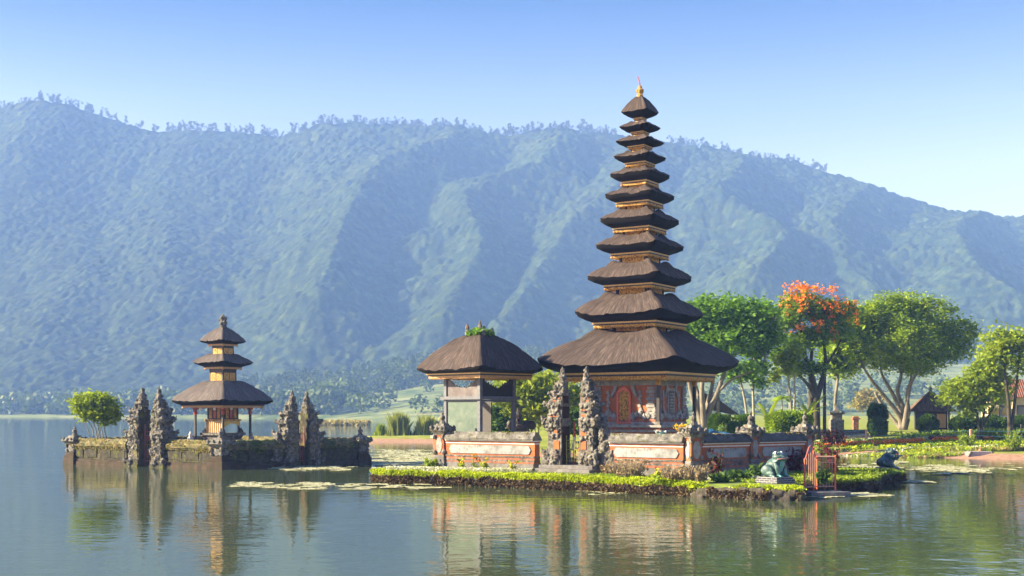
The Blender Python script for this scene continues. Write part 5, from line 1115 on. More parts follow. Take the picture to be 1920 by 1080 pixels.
scatter(band(Wn, (13.5, 57.5), .4, 4.5), 9000, 2, .50, .13, 'lawn_grass', 'short grass on the island before the shaded wall', 'lf_grass', .08, 'grass')
scatter(band((13.0, 55.5), (18.8, 62.0), -2.0, .8), 8000, 3, .48, .14, 'lawn_grass', 'mossy grass on the right end of the island', 'lf_grass', .08, 'grass')
scatter(band((-5.8, 61.6), (1.2, 58.9), 0.6, 1.3), 5200, 4, .55, .26, 'white_flowers', 'white flowers along the foot of the left wall', 'fl_white', .07, 'flowers', 1.2, 1)
scatter(band((8.6, 54.2), (10.8, 53.2), -.3, .5), 1500, 5, .50, .22, 'white_flowers', 'low white flowers left of the brick plinth', 'fl_white', .06, 'flowers', 1.2, 1)
def stems(name, label, xy, n, h, w, seed, mat, cat='plant', tip=None, tipn=3, lean=.25, z0=.5):
    """a small plant: thin stems with leaf cards, optional coloured heads"""
    r = np.random.default_rng(seed); t = thing(name, label, cat, (xy[0], xy[1], z0)); s_ = MB(); pts = []; tp = []
    for i in range(n):
        a = r.random()*6.28; q = w*math.sqrt(r.random()); hh = h*(.6+.5*r.random()); b0 = (q*math.cos(a)*.5, q*math.sin(a)*.5, -.05); e = (q*math.cos(a)*(1+lean)+r.normal()*.04, q*math.sin(a)*(1+lean)+r.normal()*.04, hh)
        s_.tube(curve_pts(b0, e, .03, 3, .02, i), [.012, .010, .008, .005], 3, 0, False)
        for k in range(5): u = .25+.75*r.random(); pts.append([b0[0]+(e[0]-b0[0])*u+r.normal()*.05, b0[1]+(e[1]-b0[1])*u+r.normal()*.05, b0[2]+(e[2]-b0[2])*u])
        if tip and i < tipn: tp.append([[e[0]+r.normal()*.03, e[1]+r.normal()*.03, e[2]+r.normal()*.04] for _ in range(9)])
    s_.build('stem', M['twig'] if mat == 'lf_dry' else M['lf_hedge'], t)
    lv, lf = leaves(pts, .10 if mat != 'lf_dry' else .06, 3.0, 1.2, 0, seed); np_mesh('foliage', lv, lf, M[mat], t)
    for q in tp: lv, lf = leaves(q, .075, 1.2, 1, 0, seed); np_mesh('flower_head', lv, lf, M[tip], t)
    return t
def at(px, py, z=.5): g = G(px, py+(13 if px > 1000 else 12), z); return (g[0], g[1])
stems('dry_bush', 'dry straw coloured bush at the foot of the near corner post', at(1305, 893), 140, .75, .55, 1, 'lf_dry'); stems('dry_bush', 'dry pale bush under the white panel left of the near corner post', at(1262, 892), 110, .65, .5, 2, 'lf_dry')
stems('dry_grass', 'dry brown grass clump at the wall foot right of the stone steps', at(1180, 885), 150, .85, .75, 3, 'lf_dry'); stems('dry_grass', 'reddish dry grass clump beside the stone steps', at(1145, 880), 80, .6, .4, 4, 'lf_dry')
for i, (px, py, h, tip, lab) in enumerate([(868, 874, .75, 'fl_yel', 'yellow flowered plant below the left end of the long white panel'), (893, 875, 1.1, 'fl_red', 'orange and yellow flowered stalk, tallest below the long white panel'), (912, 876, .85, 'fl_yel', 'yellow flowered stalk right of the orange one below the panel'), (960, 878, .7, 'fl_yel', 'leafy yellow stalk left of the stone steps'), (1232, 894, .7, 'fl_yel', 'small yellow flowered stalk between the dry bushes')]):
    stems('flower_stalk', lab, at(px, py), 6, h*.85, .13, 40+i, 'lf_yel', 'flower', tip, 5)
stems('yellow_shrub', 'yellow green shrub at the foot of the far left wall post', at(806, 870), 30, .6, .3, 50, 'lf_yel')
for px_, lab_ in ((1548, 'dark red leafed plant nearest the last wall post in the garden'), (1562, 'dark red leafed plant in front of the small stone shrine'), (1576, 'dark red leafed plant beside the garden steps')):
    q_ = P(px_, 812, 104); stems('red_leafed_plant', lab_, (q_[0], q_[1]), 40, 1.3, .5, px_, 'lf_red', z0=ground_under(q_[0], q_[1]))
for i, (px, py, h, w, mt, lab) in enumerate([(1345, 885, 1.5, .35, 'lf_red', 'tall thin plant with dark red leaves right of the near corner post'), (1385, 890, .55, .5, 'lf_hedge', 'leafy green plant at the foot of the shaded wall'), (1352, 892, .45, .5, 'lf_hedge', 'low leafy green plant nearest the dry bush before the shaded wall'), (1418, 888, .8, .3, 'lf_hedge', 'upright strap leafed plant just left of the brick plinth'), (1432, 872, 1.7, .28, 'lf_red', 'dark red cordyline against the shaded wall left of the frog head'), (1462, 872, 1.9, .3, 'lf_red', 'dark red cordyline rising behind the frog head'), (1488, 876, 1.4, .55, 'lf_red', 'dark red bush between the frog and the red gate'), (1555, 880, 1.8, .5, 'lf_red', 'red flowered tall plant behind the red gate'), (1545, 893, .65, .3, 'lf_hedge', 'green leafy plant inside the red gate')]):
    stems('leafy_plant', lab, at(px, py), 45 if w > .4 else 18, h*.85, w*.85, 60+i, mt)  # shade by the wall is put into the green plants' darker hedge leaf
def at(px, py, z=.5): g = G(px, py, z); return (g[0], g[1])
# ------------------------------------------------------------------ frogs, gate, garden furniture, lily pads
def frog_mat(name, cols):
    m, nd, lk, b = new_mat(name)
    tc = nd.new('ShaderNodeTexCoord').outputs['Object']; sp = nd.new('ShaderNodeSeparateXYZ'); lk.new(tc, sp.inputs[0])
    n = tex_noise(nd, lk, tc, 5, 4, .6); c = ramp(nd, lk, n, [(.35, cols[0]), (.55, cols[1]), (.64, cols[2])])
    a = nd.new('ShaderNodeMath'); a.operation = 'MULTIPLY_ADD'; lk.new(sp.outputs[2], a.inputs[0]); a.inputs[1].default_value = -.30; lk.new(sp.outputs[0], a.inputs[2])     # belly: front and low
    ab = nd.new('ShaderNodeMath'); ab.operation = 'ABSOLUTE'; lk.new(sp.outputs[1], ab.inputs[0])
    s2 = nd.new('ShaderNodeMath'); s2.operation = 'MULTIPLY_ADD'; lk.new(ab.outputs[0], s2.inputs[0]); s2.inputs[1].default_value = -.75; lk.new(a.outputs[0], s2.inputs[2])
    belly = ramp(nd, lk, s2.outputs[0], [(.01, (0, 0, 0)), (.035, (1, 1, 1))])
    up = ramp(nd, lk, sp.outputs[2], [(.66, (1, 1, 1)), (.70, (0, 0, 0))]); f = mixc(nd, lk, 1.0, belly, up, 'MULTIPLY')
    lk.new(mixc(nd, lk, f, c, cols[3]), b.inputs['Base Color']); b.inputs['Roughness'].default_value = .5
    return m
M['frog'] = frog_mat('painted_frog_skin', [(.028, .062, .060), (.055, .115, .105), (.20, .30, .27), (.12, .36, .34)])
M['frog_dark'] = frog_mat('dark_blue_frog_skin', [(.008, .028, .038), (.018, .055, .065), (.10, .20, .22), (.05, .20, .20)])
M['frog_belly'] = plain('painted_frog_belly', (.14, .45, .40), .4, 0, .1)
M['brick_bw'] = None
def brick_bw():
    m, nd, lk, b = new_mat('black_brick_white_joints'); tc = nd.new('ShaderNodeTexCoord').outputs['Object']
    mp = nd.new('ShaderNodeMapping'); lk.new(tc, mp.inputs[0]); g = nd.new('ShaderNodeNewGeometry')
    br = nd.new('ShaderNodeTexBrick'); br.inputs['Scale'].default_value = 1; br.inputs['Brick Width'].default_value = .26; br.inputs['Row Height'].default_value = .085; br.inputs['Mortar Size'].default_value = .009
    br.inputs['Color1'].default_value = (.05, .05, .065, 1); br.inputs['Color2'].default_value = (.10, .10, .12, 1); br.inputs['Mortar'].default_value = (.40, .39, .38, 1)
    sp = nd.new('ShaderNodeSeparateXYZ'); lk.new(tc, sp.inputs[0]); ad = nd.new('ShaderNodeMath'); lk.new(sp.outputs[0], ad.inputs[0]); lk.new(sp.outputs[1], ad.inputs[1]); cb_ = nd.new('ShaderNodeCombineXYZ'); lk.new(ad.outputs[0], cb_.inputs[0]); lk.new(sp.outputs[2], cb_.inputs[1])
    lk.new(cb_.outputs[0], br.inputs['Vector']); lk.new(br.outputs[0], b.inputs['Base Color']); b.inputs['Roughness'].default_value = .8; return m
M['brick_bw'] = brick_bw()
M['eye_white'] = plain('painted_eye_white', (.8, .78, .75), .3, 0, .02); M['black'] = plain('painted_black', (.012, .012, .012), .3); M['lip'] = plain('painted_pink_lip', (.55, .25, .25), .5)
def frog(xy, z, rz, s, label, pitch=0.0, arms=False):
    t = thing('frog_statue', label, 'statue', (xy[0], xy[1], z), rz); skin = M['frog'] if not arms else M['frog_dark']; t.scale = (s, s, s)
    Mx = Matrix.Translation((-.1, 0, .25)) @ Matrix.Rotation(-pitch, 4, 'Y') @ Matrix.Translation((.1, 0, -.25))
    b = MB(); b.blob((-.02, 0, .42), (.36, .33, .36), 0, 0, 1, 3, Mx); b.blob((-.14, 0, .30), (.34, .35, .28), 0, 0, 1, 3, Mx); b.blob((.14, 0, .55), (.26, .28, .30), 0, 0, 1, 3, Mx)
    b.blob((.20, 0, .82), (.30, .31, .16), 0, 0, 1, 3, Mx); b.blob((.34, 0, .80), (.22, .24, .10), 0, 0, 1, 3, Mx); b.blob((.24, 0, .74), (.28, .28, .12), 0, 0, 1, 3, Mx)
    for sy in (-1, 1):
        b.blob((.10, sy*.20, .95), (.11, .10, .10), 0, 0, 1, 2, Mx)
        b.blob((-.16, sy*.36, .26), (.28, .13, .24), 0, 0, 1, 3); b.blob((-.02, sy*.40, .14), (.22, .11, .13), 0, 0, 1, 2)
        for k in (-1, 0, 1): b.tube([(.0, sy*.42, .05), (.17, sy*.44+.07*k, .035), (.28, sy*.45+.10*k, .03)], [.06, .045, .035], 7)
        if arms: pts = [(.16, sy*.27, .62), (.34, sy*.30, .50), (.44, sy*.26, .62), (.50, sy*.24, .66)]
        else: pts = [(.14, sy*.26, .60), (.26, sy*.33, .38), (.30, sy*.30, .18), (.33, sy*.28, .07)]
        b.tube([Mx @ Vector(p) for p in pts] if arms else pts, [.11, .095, .075, .06], 9)
        q = Mx @ Vector(pts[-1]) if arms else Vector(pts[-1])
        for k in (-1, 0, 1): b.tube([q, q+Vector((.09, .05*k, -.02 if not arms else .03)), q+Vector((.15, .08*k, -.035 if not arms else .05))], [.045, .035, .026], 6)
    b.build('body', skin, t, remesh=.026)
    for sy in (-1, 1):
        e = MB(); e.blob((.155, sy*.235, .975), (.075, .07, .075), 0, 0, 1, 3, Mx); eo = e.build('eye', M['eye_white'], t, smooth=True)
        e = MB(); e.blob((.20, sy*.275, .985), (.036, .036, .040), 0, 0, 1, 2, Mx); e.build('pupil', M['black'], eo, smooth=True)
    l = MB(); l.tube([Mx @ Vector((.24+.325*math.cos(w), .325*math.sin(w), .785-.05*abs(math.sin(w))**2)) for w in [(-1.5+3.0*i/14) for i in range(15)]], .016, 5); l.build('mouth', M['lip'], t, smooth=True)
    return t
def plinth(xy, z, rz, w, d, h, label, steps=True):
    t = thing('brick_plinth', label, 'plinth', (xy[0], xy[1], z), rz); b = MB(); b.box(-w/2, w/2, -d/2, d/2, -.15, h*.72, 0); b.box(-w/2+.05, w/2-.05, -d/2+.05, d/2-.05, h*.72, h, 0)
    b.build('brickwork', M['brick_bw'], t, bevel=.012); return t
f1 = at(1453, 909, .46); plinth(f1, .44, math.radians(-52), 1.15, 1.15, .36, 'black brick plinth with white joints under the large green frog')
frog(f1, .79, math.radians(-40), 1.02, 'large green frog statue with teal belly sitting on the brick plinth facing right')
f2 = at(1664, 884, .46); plinth(f2, .42, math.radians(-20), 1.25, 1.0, .26, 'low dark plinth under the distant dark frog')
frog(f2, .66, math.radians(12), .98, 'dark blue green frog statue with raised head at the far right tip of the island', -.10, True)
f3 = P(1238, 818, 60.4); frog((f3[0], f3[1]), 1.55, math.radians(-75), .98, 'green frog statue peeping over the wall below the pagoda column')
pb = MB(); pb.lathe([(.55, 0), (.5, 1.0), (.55, 1.06)], n=12); o = pb.build('round_pedestal', M['grey']); o.location = (f3[0], f3[1], .5); tag(o, 'round grey pedestal under the frog behind the temple wall', 'pedestal')
# pots and offerings inside the court
q = P(1276, 806, 58.0); t = thing('flower_pot', 'pale pot of yellow white flowers between the frog and near corner post', 'plant pot', (q[0], q[1], 2.05)); a = MB(); a.lathe([(.16, 0), (.24, .25), (.20, .42), (.24, .46)], n=10); a.build('pot', M['white'], t, smooth=True); lv, lf = leaves(clump_points([(0, 0, .64, .34, .34, .20)], 200, 10, .08, 3), .08, 1.4, .9, 0, 4); np_mesh('blossom', lv, lf, M['fl_yel'], t)
ps = MB(); ps.box(-.3, .3, -.3, .3, 0, 1.55, 0); o = ps.build('brick_pedestal', M['brick_old']); o.location = (q[0], q[1], .5); tag(o, 'square brick pedestal under the flower pot behind the wall', 'pedestal')
q = P(975, 800, 70); t = thing('winged_statue', 'brown gilded winged animal statue behind the wall right of the pavilion', 'statue', (q[0], q[1], .8), 0); a = MB()
a.box(-.75, .75, -.3, .3, 0, 1.3, 0); a.blob((0, 0, 1.75), (.55, .3, .3), 1, .15, 2, 2); a.blob((-.1, 0, 2.1), (.22, .22, .35), 1, .15, 3, 2); a.lathe([(.2, 2.3), (.24, 2.5), (.1, 2.66), (.02, 2.95)], -.1, 0, 7, 1); a.blob((.5, 0, 1.95), (.4, .12, .25), 1, .2, 4, 2); a.blob((-.5, 0, 1.9), (.3, .12, .3), 1, .2, 5, 2)
for x_ in (-.35, .35): a.cbox(x_, 0, .16, .3, 1.28, 1.6, 1)
a.build('body', [M['grey'], M['wood']], t)
q = P(1345, 806, 62); t = thing('folded_tarp', 'blue tarpaulin heap behind the shaded wall', 'tarpaulin', (q[0], q[1], 1.6)); M['blue'] = plain('blue_tarpaulin', (.03, .13, .25), .4, 0, .3, 3); a = MB(); a.blob((0, 0, .5), (.9, .4, .42), 0, .2, 3, 3); a.blob((-.5, 0, .75), (.4, .3, .3), 0, .2, 4, 2); a.build('sheet', M['blue'], t); a = MB(); a.box(-.7, .7, -.35, .35, -1.0, .25, 0); a.build('crate', M['wood'], t)
# island gate on the right
ga = at(1509, 925, .1); gb = at(1532, 914, .3); gc = at(1566, 925, .05)
t = thing('metal_gate', 'orange red iron gate with curved top rail at the island landing', 'gate', (ga[0], ga[1], 0)); L0 = Vector((ga[0], ga[1], 0))
def post(p, z0, h): o = MB(); o.tube([(p[0]-ga[0], p[1]-ga[1], z0), (p[0]-ga[0], p[1]-ga[1], h)], .04, 7); o.blob((p[0]-ga[0], p[1]-ga[1], h), (.05, .05, .05)); o.build('post', M['red_paint'], t)
pA = lerp2(ga, gb, 0); pB = lerp2(ga, gb, .72); pC = gb
post(pA, -.25, 1.52); post(pB, .2, 1.98); post(pC, .2, 1.60); post(gc, -.25, 1.62)
bb = MB()
def bar(p, q, z0, z1, r=.02): bb.tube([(p[0]-ga[0], p[1]-ga[1], z0), (q[0]-ga[0], q[1]-ga[1], z1)], r, 5)
bar(pC, gc, 1.60, 1.60, .035); bar(pA, pC, .35, .35, .025); bar(pC, gc, .35, .35, .025); bar(pC, gc, 1.35, 1.35)
for i in range(1, 6): p = lerp2(pA, pC, i/6); bar(p, p, .3, 1.35+.45*math.sin(math.pi*i/6), .013)
for i in range(1, 6): p = lerp2(pC, gc, i/6); bar(p, p, .3, 1.58, .013)
bb.build('bars', M['yellow_iron'] if False else M['pink'], t)
cv = MB(); cv.tube([(lerp2(pA, pC, u)[0]-ga[0], lerp2(pA, pC, u)[1]-ga[1], 1.45+.58*math.sin(math.pi*min(1, u/.95))**1.3+.08*u) for u in [i/14 for i in range(15)]], .032, 6); cv.build('curved_rail', M['red_rust'], t)
ld = at(1545, 921, .2); o = MB(); o.box(-.9, .9, -.6, .5, -.8, .20, 0); lo = o.build('landing_slab', M['base'], None, bevel=.03); lo.location = (ld[0], ld[1], 0); lo.rotation_euler = (0, 0, .25); tag(lo, 'dark flat landing slab at the foot of the red gate', 'slab')
o = MB(); o.blob((0, 0, .06), (.28, .2, .22), 0, .2, 3, 2); o.blob((.05, .02, .24), (.16, .13, .12), 0, .2, 4, 2); lo = o.build('brown_rock', M['soil'], smooth=True); w_ = G(1623, 921, 0); lo.location = w_; tag(lo, 'small brown rock in the water right of the red gate', 'rock')
# brick edge stones at the front right of the island
M['soil_stone'] = stone('rough_bank_stone', [(0.3, (0.05, 0.042, 0.033)), (0.55, (0.14, 0.115, 0.09)), (0.8, (0.27, 0.235, 0.19))], 4, [(0.07, 0.07, 0.025)], 3, 0.52, 0.62, bd=0.08, bs=0.9)
M['soil_stone'] = stone('rough_bank_stone', [(0.3, (0.045, 0.038, 0.030)), (0.55, (0.12, 0.10, 0.08)), (0.8, (0.24, 0.21, 0.17))], 4, [(0.07, 0.07, 0.025)], 3, 0.52, 0.62, bd=0.08, bs=0.9)
rr = random.Random(12); line = dense(ISL[5:8], .1, False)
for c_, (z0_, step_, sz) in enumerate([(.02, 6, .26), (.27, 7, .20)]):          # two rough courses of stones
    i = c_*3
    while i < len(line)-2:
        k = step_+rr.randint(-2, 3); p = line[min(i+k//2, len(line)-1)]; a_ = line[i]; b_ = line[min(i+k, len(line)-1)]; L = max(.16, (b_-a_).length/2*.98)
        bm = bmesh.new(); bmesh.ops.create_icosphere(bm, subdivisions=3, radius=1); o = MB()
        vs = []
        for v in bm.verts:
            q = v.co; pw = [math.copysign(abs(w)**.55, w) for w in q]; n_ = 1+.22*mnoise.noise((q.x*1.5+i*3.1, q.y*1.5+c_*9, q.z*1.5))+.08*mnoise.noise((q.x*4+i, q.y*4, q.z*4)); vs.append((pw[0]*L*n_, pw[1]*.28*n_, pw[2]*sz*n_*.9))
        fs = [tuple(v.index for v in f.verts) for f in bm.faces]; bm.free(); o.add(vs, fs); lo = o.build('edge_stone', M['soil_stone'], smooth=True); d_ = b_-a_
        lo.location = (p.x+.05-.05*c_, p.y-.02+.06*c_, z0_+rr.uniform(-.05, .05)); lo.rotation_euler = (rr.uniform(-.12, .12), rr.uniform(-.12, .12), math.atan2(d_.y, d_.x)+rr.uniform(-.12, .12))
        tag(lo, 'rough brown grey stone in the island edge below the brick plinth', 'stone', 'stones edging the front right of the island'); i += k

# garden beyond the water
def gz(x, y): return float(garden_z(np.array(float(x)), np.array(float(y))))
def solve(px, py):                      # nearest point of the garden ground seen at a pixel
    D = np.linspace(60, 320, 2600); X = (px-960)*D/F; Z = garden_z(X, D); rows = HY+(EYE-Z)*F/D
    k = np.argmax((Z > 0.05) & (rows <= py)); return (float(X[k]), float(D[k]), float(Z[k]))
def bed(name, label, px0, px1, py, depth, mats, h, n, seed, cat='flower bed'):
    """a planted strip: low leaf cards with heads of the bed's own colours"""
    r = np.random.default_rng(seed); d = solve((px0+px1)/2, py)[1]
    x0, x1 = (px0-960)*d/F, (px1-960)*d/F; V = []; Fc = []; mi = []; o = 0
    for k, (mt, fr, hh) in enumerate(mats):
        m_ = int(n*fr); x = r.uniform(x0, x1, m_); y = d+(r.random(m_)-.5)*depth; keep = fbm(x*.9+k*7, y*.9, 3, seed+k) > .40; x = x[keep]; y = y[keep]
        z = garden_z(x, y)+h*hh*(.3+.7*r.random(len(x))); lv, lf = leaves(np.stack([x, y, z], -1), .14, 1.5, 1.1, 0, seed+k); V.append(lv); Fc.append(lf+o); o += len(lv); mi += [k]*len(lf)
    ob = np_mesh(name, np.concatenate(V), np.concatenate(Fc), [M[q[0]] for q in mats], None, mi); tag(ob, label, cat, kind='stuff')
bed('flower_bed', 'long row of red and orange flowers across the garden', 1524, 1860, 831, 1.6, [('lf_lime', .5, .5), ('fl_red', .5, 1.0)], .30, 5200, 1)
bed('flower_bed', 'pale flower row beyond the red flowers', 1524, 1880, 826, 2.0, [('lf_grass', .85, 1), ('fl_white', .15, 1.1)], .30, 4200, 2)
bed('vegetable_bed', 'green leafy row in front of the red flowers', 1524, 1930, 838, 2.2, [('lf_hedge', .15, 1), ('lf_lime', .85, .7)], .30, 4200, 3)
bed('flower_bed', 'creamy grass strip nearest the muddy shore', 1524, 1940, 849, 2.4, [('lf_reed_green', .3, 1), ('lf_lime', .7, .8)], .24, 6500, 4)
bed('flower_bed', 'white flower row in the middle of the garden', 1524, 1940, 844, 1.2, [('fl_white', .25, 1), ('lf_grass', .75, .8)], .22, 3600, 5)
bed('hedge_row', 'dark low leafy row under the round tree and bushes', 1680, 1940, 819, 3.5, [('lf_big', .6, 1.3), ('lf_hedge', .4, 1)], .45, 3600, 6)
bed('flower_bed', 'thin maroon plant row before the dark bushes', 1740, 1940, 823, 1.0, [('lf_red', 1, 1)], .30, 1500, 7)
bed('shore_grass', 'grass fringe above the mud bank', 1560, 1960, 856, 1.6, [('lf_reed', .6, .8), ('lf_grass', .4, .8)], .30, 5200, 8)
bed('hedge_row', 'small clipped green bed just right of the last wall post', 1526, 1560, 815, 2.0, [('lf_grass', 1, 1)], .5, 900, 9)
def gpost(px, pyb, pyt, label, w=.09, mat='pink', name='fence_post'):
    b = solve(px, pyb); h = (pyb-pyt)*b[1]/F; o = MB(); o.cbox(0, 0, w, w, -.3, h, 0); o.cbox(0, 0, w*1.25, w*1.25, h, h+.05, 0, w*.3); ob = o.build(name, M[mat], bevel=.008); ob.location = b; tag(ob, label, 'post', 'thin posts in the flower garden')
    return b, h
pa = gpost(1624, 830, 806, 'salmon coloured garden post below the round tree', .16); pb_ = gpost(1820, 833, 806, 'salmon coloured garden post below the bushy tree on the right', .16)
gpost(1567, 846, 830, 'thin pale stake nearest the red gate', .06); gpost(1638, 846, 831, 'thin pale stake left of the distant frog', .06); gpost(1838, 850, 838, 'thin pale stake in front of the concrete culvert', .05); gpost(1743, 846, 834, 'thin pale stake right of the distant frog', .05)
gpost(1836, 819, 796, 'thin dark stake before the dark clipped bushes', .07, 'twig'); gpost(1914, 820, 797, 'thin dark stake at the right edge of the garden', .07, 'twig')
wr = MB()
for z_ in (.62, .95):
    a_ = Vector((pa[0][0], pa[0][1], pa[0][2]+pa[1]*z_)); b_ = Vector((pb_[0][0], pb_[0][1], pb_[0][2]+pb_[1]*z_)); e_ = a_+(a_-b_)*.5; f_ = b_+(b_-a_)*.7
    wr.tube(curve_pts(e_, a_, -.08, 4), .012, 4); wr.tube(curve_pts(a_, b_, -.1, 6), .012, 4); wr.tube(curve_pts(b_, f_, -.08, 4), .012, 4)
tag(wr.build('fence_wire', M['blue']), 'pair of thin blue wires strung between the salmon posts', 'wire')
c_ = solve(1836, 853); t = thing('concrete_culvert', 'grey concrete culvert slab set in the grassy bank', 'culvert', (c_[0], c_[1], c_[2]), .05); o = MB(); o.prism([(-.95, -.4), (.95, -.4), (.72, .26), (-.72, .26)], -.4, .6, 0); o.build('slab', M['concrete'], t, bevel=.03); o = MB(); o.prism([(-1.2, -.4), (-.95, -.4), (-.72, .26), (-.86, .26)], -.5, .6, 0); o.prism([(1.2, -.4), (.95, -.4), (.72, .26), (.86, .26)], -.5, .6, 0); o.build('side_wall', M['base'], t)
for i, (px, py, lab) in enumerate([(1813, 839, 'yellow green leafy plant left of the right salmon post'), (1902, 846, 'tall leafy yellow green plant right of the concrete culvert'), (1878, 826, 'leafy green plant by the dark bushes'), (1850, 824, 'small leafy plant left of the bushes by the garden row')]):
    b = solve(px, py); stems('leafy_plant', lab, (b[0], b[1]), 60, 1.0 if i != 1 else 1.5, .55, 200+i, 'lf_yel', z0=b[2])
# steps and gate pillars by the topiary
b = solve(1590, 823); t = thing('garden_steps', 'wide grey steps between the red plants and the topiary', 'steps', b, 0)
for k in range(5): o = MB(); o.box(-2.2, 2.2, k*.5, k*.5+.6, -.3, .16*(k+1), 0); o.build('step', M['cap'], t, bevel=.015)
b = P(1604, 806, 118); o = MB(); o.cbox(0, 0, .5, .5, -1, 1.0, 0); o.cbox(0, 0, .75, .75, 1.0, 1.15, 0); o.cbox(0, 0, .5, .5, 1.15, 1.3, 0); ob = o.build('gate_pillar', M['brick_old'], bevel=.02); ob.location = b; tag(ob, 'short brown pillar at the top of the garden steps', 'pillar')
b = P(1568, 805, 113); t = thing('stone_shrine', 'small dark stone shrine behind the red leaved plants', 'shrine', b); o = MB(); o.cbox(0, 0, 1.2, .9, -1, .9, 0); o.cbox(0, 0, .9, .7, .9, 1.4, 0); o.cbox(0, 0, 1.3, 1.0, 1.4, 1.52, 0); o.lathe([(.45, 1.52), (.3, 1.8), (.12, 2.0), (.02, 2.3)], n=4); knob_ring(o, .6, 1.5, .16, 3, 0, random.Random(2)); o.build('masonry', M['carve_old'], t)
# tiled hut and house
def tiled_roof(mb, kx, ky, z0, z1, rx=.1, m=0):
    mb.add([(-kx, -ky, z0), (kx, -ky, z0), (kx, ky, z0), (-kx, ky, z0), (-rx, 0, z1), (rx, 0, z1)], [(0, 1, 5, 4), (1, 2, 5), (2, 3, 4, 5), (3, 0, 4), (3, 2, 1, 0)], m)
    n = int(2*kx/.22)
    for s in (-1, 1):
        for i in range(n+1):
            x = -kx+2*kx*i/n; u = min(1, (kx-abs(x))/(kx-rx)) if kx > rx else 1
            mb.tube([(x, s*ky, z0+.03), (x, s*ky*(1-u), z0+(z1-z0)*u+.03)], .05, 5, m)
        n2 = int(2*ky/.22)
        for i in range(n2+1):
            y = -ky+2*ky*i/n2; u = 1-abs(y)/ky; mb.tube([(s*kx, y, z0+.03), (s*(kx-(kx-rx)*u), y, z0+(z1-z0)*u+.03)], .05, 5, m)
    for sx in (-1, 1):
        for sy in (-1, 1): mb.tube([(sx*kx, sy*ky, z0+.05), (sx*rx, 0, z1+.06)], .09, 6, m)
b = P(1745, 812, 122); t = thing('tiled_hut', 'small dark hut with steep brown tiled roof beside the round tree', 'hut', b, math.radians(-12)); k = 122/F
o = MB(); tiled_roof(o, 40*k, 36*k, 40*k, 76*k, .12); o.lathe([(.18, 76*k), (.22, 78*k), (.1, 81*k), (.2, 83*k), (.04, 87*k)], n=6); o.build('roof', M['tile'], t)
o = MB(); o.box(-27*k, 27*k, -24*k, 24*k, -1, 40*k, 0); o.build('wall', M['dark'], t); 
for sx in (-1, 1): o = MB(); o.cbox(sx*29*k, -26*k, .16, .16, -1, 40*k, 0); o.build('corner_pillar', M['bark_dark'], t)
o = MB(); o.box(8*k, 24*k, -25*k, -23.9*k, 10*k, 36*k, 0); o.build('window', M['lf_dry'] if False else M['ochre'], t)
b = P(1900, 812, 130); t = thing('house', 'cream house with red tiled roof at the right edge', 'house', b, math.radians(-8)); k = 130/F
o = MB(); tiled_roof(o, 62*k, 44*k, 66*k, 100*k, 1.4); o.build('roof', M['tile_red'], t); o = MB(); o.box(-50*k, 50*k, -34*k, 34*k, -1, 66*k, 0); o.build('wall', M['cream'], t)
for x_ in (-26, 6, 32):
    o = MB(); o.box((x_-8)*k, (x_+8)*k, -35*k, -33.8*k, 22*k, 52*k, 0); f_ = o.build('window', M['wood'], t); o = MB(); o.box((x_-6.5)*k, (x_+6.5)*k, -35.6*k, -34.9*k, 24*k, 50*k, 0); o.build('pane', plain('dim_window_glass', (.10, .12, .12), .1), f_)
for x_ in (-48, -10, 20, 48): o = MB(); o.cbox(x_*k, -40*k, .3, .3, -1, 66*k, 0); o.build('porch_pillar', M['cream'], t)
for i, (px, py, lab) in enumerate([(1862, 808, 'left statue wrapped in yellow and white cloth before the house'), (1889, 810, 'right statue wrapped in yellow and white cloth before the house')]):
    b = P(px, py, 114); t = thing('draped_statue', lab, 'statue', b); o = MB(); o.cbox(0, 0, .9, .9, -1, .9, 0); o.build('pedestal', M['base'], t); o = MB(); o.blob((0, 0, 1.75), (.42, .36, .6), 0, .1, i, 2); o.blob((0, 0, 2.5), (.28, .27, .3), 0, .1, i+4, 2); o.blob((-.35, -.1, 1.8), (.16, .2, .4), 0, .1, i+5, 2); o.blob((.35, -.1, 1.8), (.16, .2, .4), 0, .1, i+6, 2); o.build('body', M['yellow'], t, smooth=True)
    o = MB(); o.lathe([(.52, .9), (.56, 1.15), (.48, 1.5)], n=10); so = o.build('sash', M['white'], t); o = MB(); o.lathe([(.53, 1.15), (.57, 1.3), (.52, 1.4)], n=10); o.build('red_band', M['red_paint'], so)
# little hut far behind the fan of trunks
b = P(1345, 806, 112); t = thing('thatched_hut', 'dark thatched hut half hidden behind the fan of grey trunks', 'hut', b); k = 112/F
o = MB(); o.add([(-40*k, -30*k, 44*k), (36*k, -30*k, 28*k), (36*k, 30*k, 28*k), (-40*k, 30*k, 44*k), (-34*k, 0, 70*k), (-10*k, 0, 66*k)], [(0, 1, 5, 4), (1, 2, 5), (2, 3, 4, 5), (3, 0, 4), (3, 2, 1, 0)]); o.build('roof', M['thatch_cut'], t); o = MB(); o.box(-34*k, 22*k, -22*k, 22*k, -1, 29*k, 0); o.build('wall', M['dark'], t)

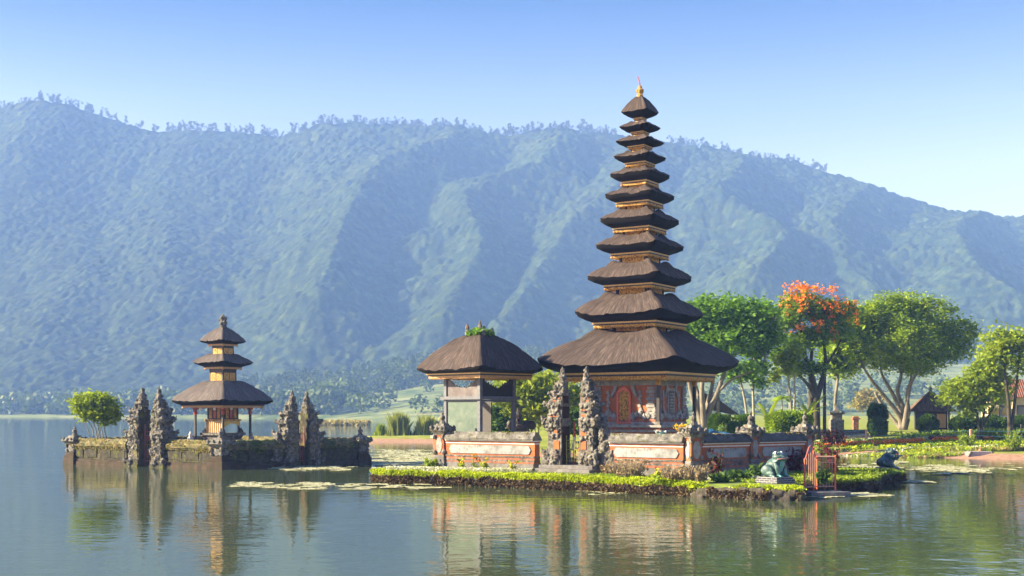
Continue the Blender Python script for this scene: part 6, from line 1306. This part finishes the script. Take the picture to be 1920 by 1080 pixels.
# ------------------------------------------------------------------ lily pads
def pad_mesh(seed):
    r = random.Random(seed); n = 13; v = [(0, 0, 0)]; a0 = r.random()*6.28
    for i in range(n): a = a0+.25+(6.283-.5)*i/(n-1); q = 1+r.uniform(-.06, .06); v.append((q*math.cos(a), q*math.sin(a), .05*r.random()))
    return v, [(0, i, i+1) for i in range(1, n)]
PADS = [pad_mesh(i) for i in range(5)]
def pads(name, label, n, seed, box, zz=.018, size=(.12, .26)):
    """a drift of pads between two rows of the photograph"""
    r = np.random.default_rng(seed); m_ = MB(); k = 0; tries = 0
    cx, cy, hx, hy = (box[0]+box[1])/2, (box[2]+box[3])/2, (box[1]-box[0])/2, (box[3]-box[2])/2
    while k < n and tries < n*40:
        tries += 1; px = r.uniform(box[0], box[1]); py = r.uniform(box[2], box[3]); g = G(px, py)
        e = ((px-cx)/hx)**2+((py-cy)/hy)**2; q = float(fbm(np.array(g[0]*.45+seed*3), np.array(g[1]*.20), 4, seed)); q2 = float(fbm(np.array(g[0]*1.6), np.array(g[1]*.8), 2, seed+5))
        if 0.5*q+0.65*q2 < box[4]+0.07+0.22*max(0, e-.2): continue
        v, f = PADS[k % 5]; s = r.uniform(*size); m_.add([(g[0]+p[0]*s, g[1]+p[1]*s, zz+.002*(k % 4)+p[2]*s*2.2) for p in v], f); k += 1
    tag(m_.build(name, M['lily']), label, 'water lilies', kind='stuff')
pads('lily_pads', 'drift of pale lily pads off the near side of the islet', 900, 1, (425, 705, 904, 919, .30), size=(.06, .15)); pads('lily_pads', 'thin line of lily pads along the shaded islet wall', 260, 2, (470, 720, 873, 884, .42))
pads('lily_pads', 'wide bright sheet of lily pads between the islet and the island', 1700, 3, (680, 860, 843, 880, .30), size=(.15, .34)); pads('lily_pads', 'yellowish lily pads in front of the island left tip', 520, 4, (690, 940, 905, 921, .42), size=(.08, .2))
pads('lily_pads', 'lily pads floating below the red gate', 420, 5, (1500, 1680, 922, 936, .36), size=(.10, .2)); pads('lily_pads', 'lily pads right of the island tip', 260, 6, (1650, 1760, 897, 912, .46)); pads('lily_pads', 'far lily pads along the muddy garden shore', 600, 7, (1700, 1960, 868, 892, .42), size=(.12, .28)); pads('lily_pads', 'scattered lily pads along the island front', 160, 8, (900, 1300, 908, 934, .45), size=(.07, .16))
pads('lily_pads', 'bright lily pads in the channel right of the island', 500, 9, (1560, 1720, 862, 884, .38), size=(.12, .3))
# ------------------------------------------------------------------ air
hz = MB(); hz.box(-1400, 1400, -60, 1640, -3.2, 425)
m, nd, lk, b = new_mat('morning_air'); nd.remove(b)
pv = nd.new('ShaderNodeVolumePrincipled'); pv.inputs['Color'].default_value = (0.24, 0.43, 1.0, 1); pv.inputs['Absorption Color'].default_value = (1, 1, 1, 1); pv.inputs['Density'].default_value = 0.00041; pv.inputs['Anisotropy'].default_value = 0.0
lk.new(pv.outputs[0], nd['Material Output'].inputs['Volume'])
tag(hz.build('haze', m), 'pale blue morning haze over the lake', 'haze', kind='stuff')
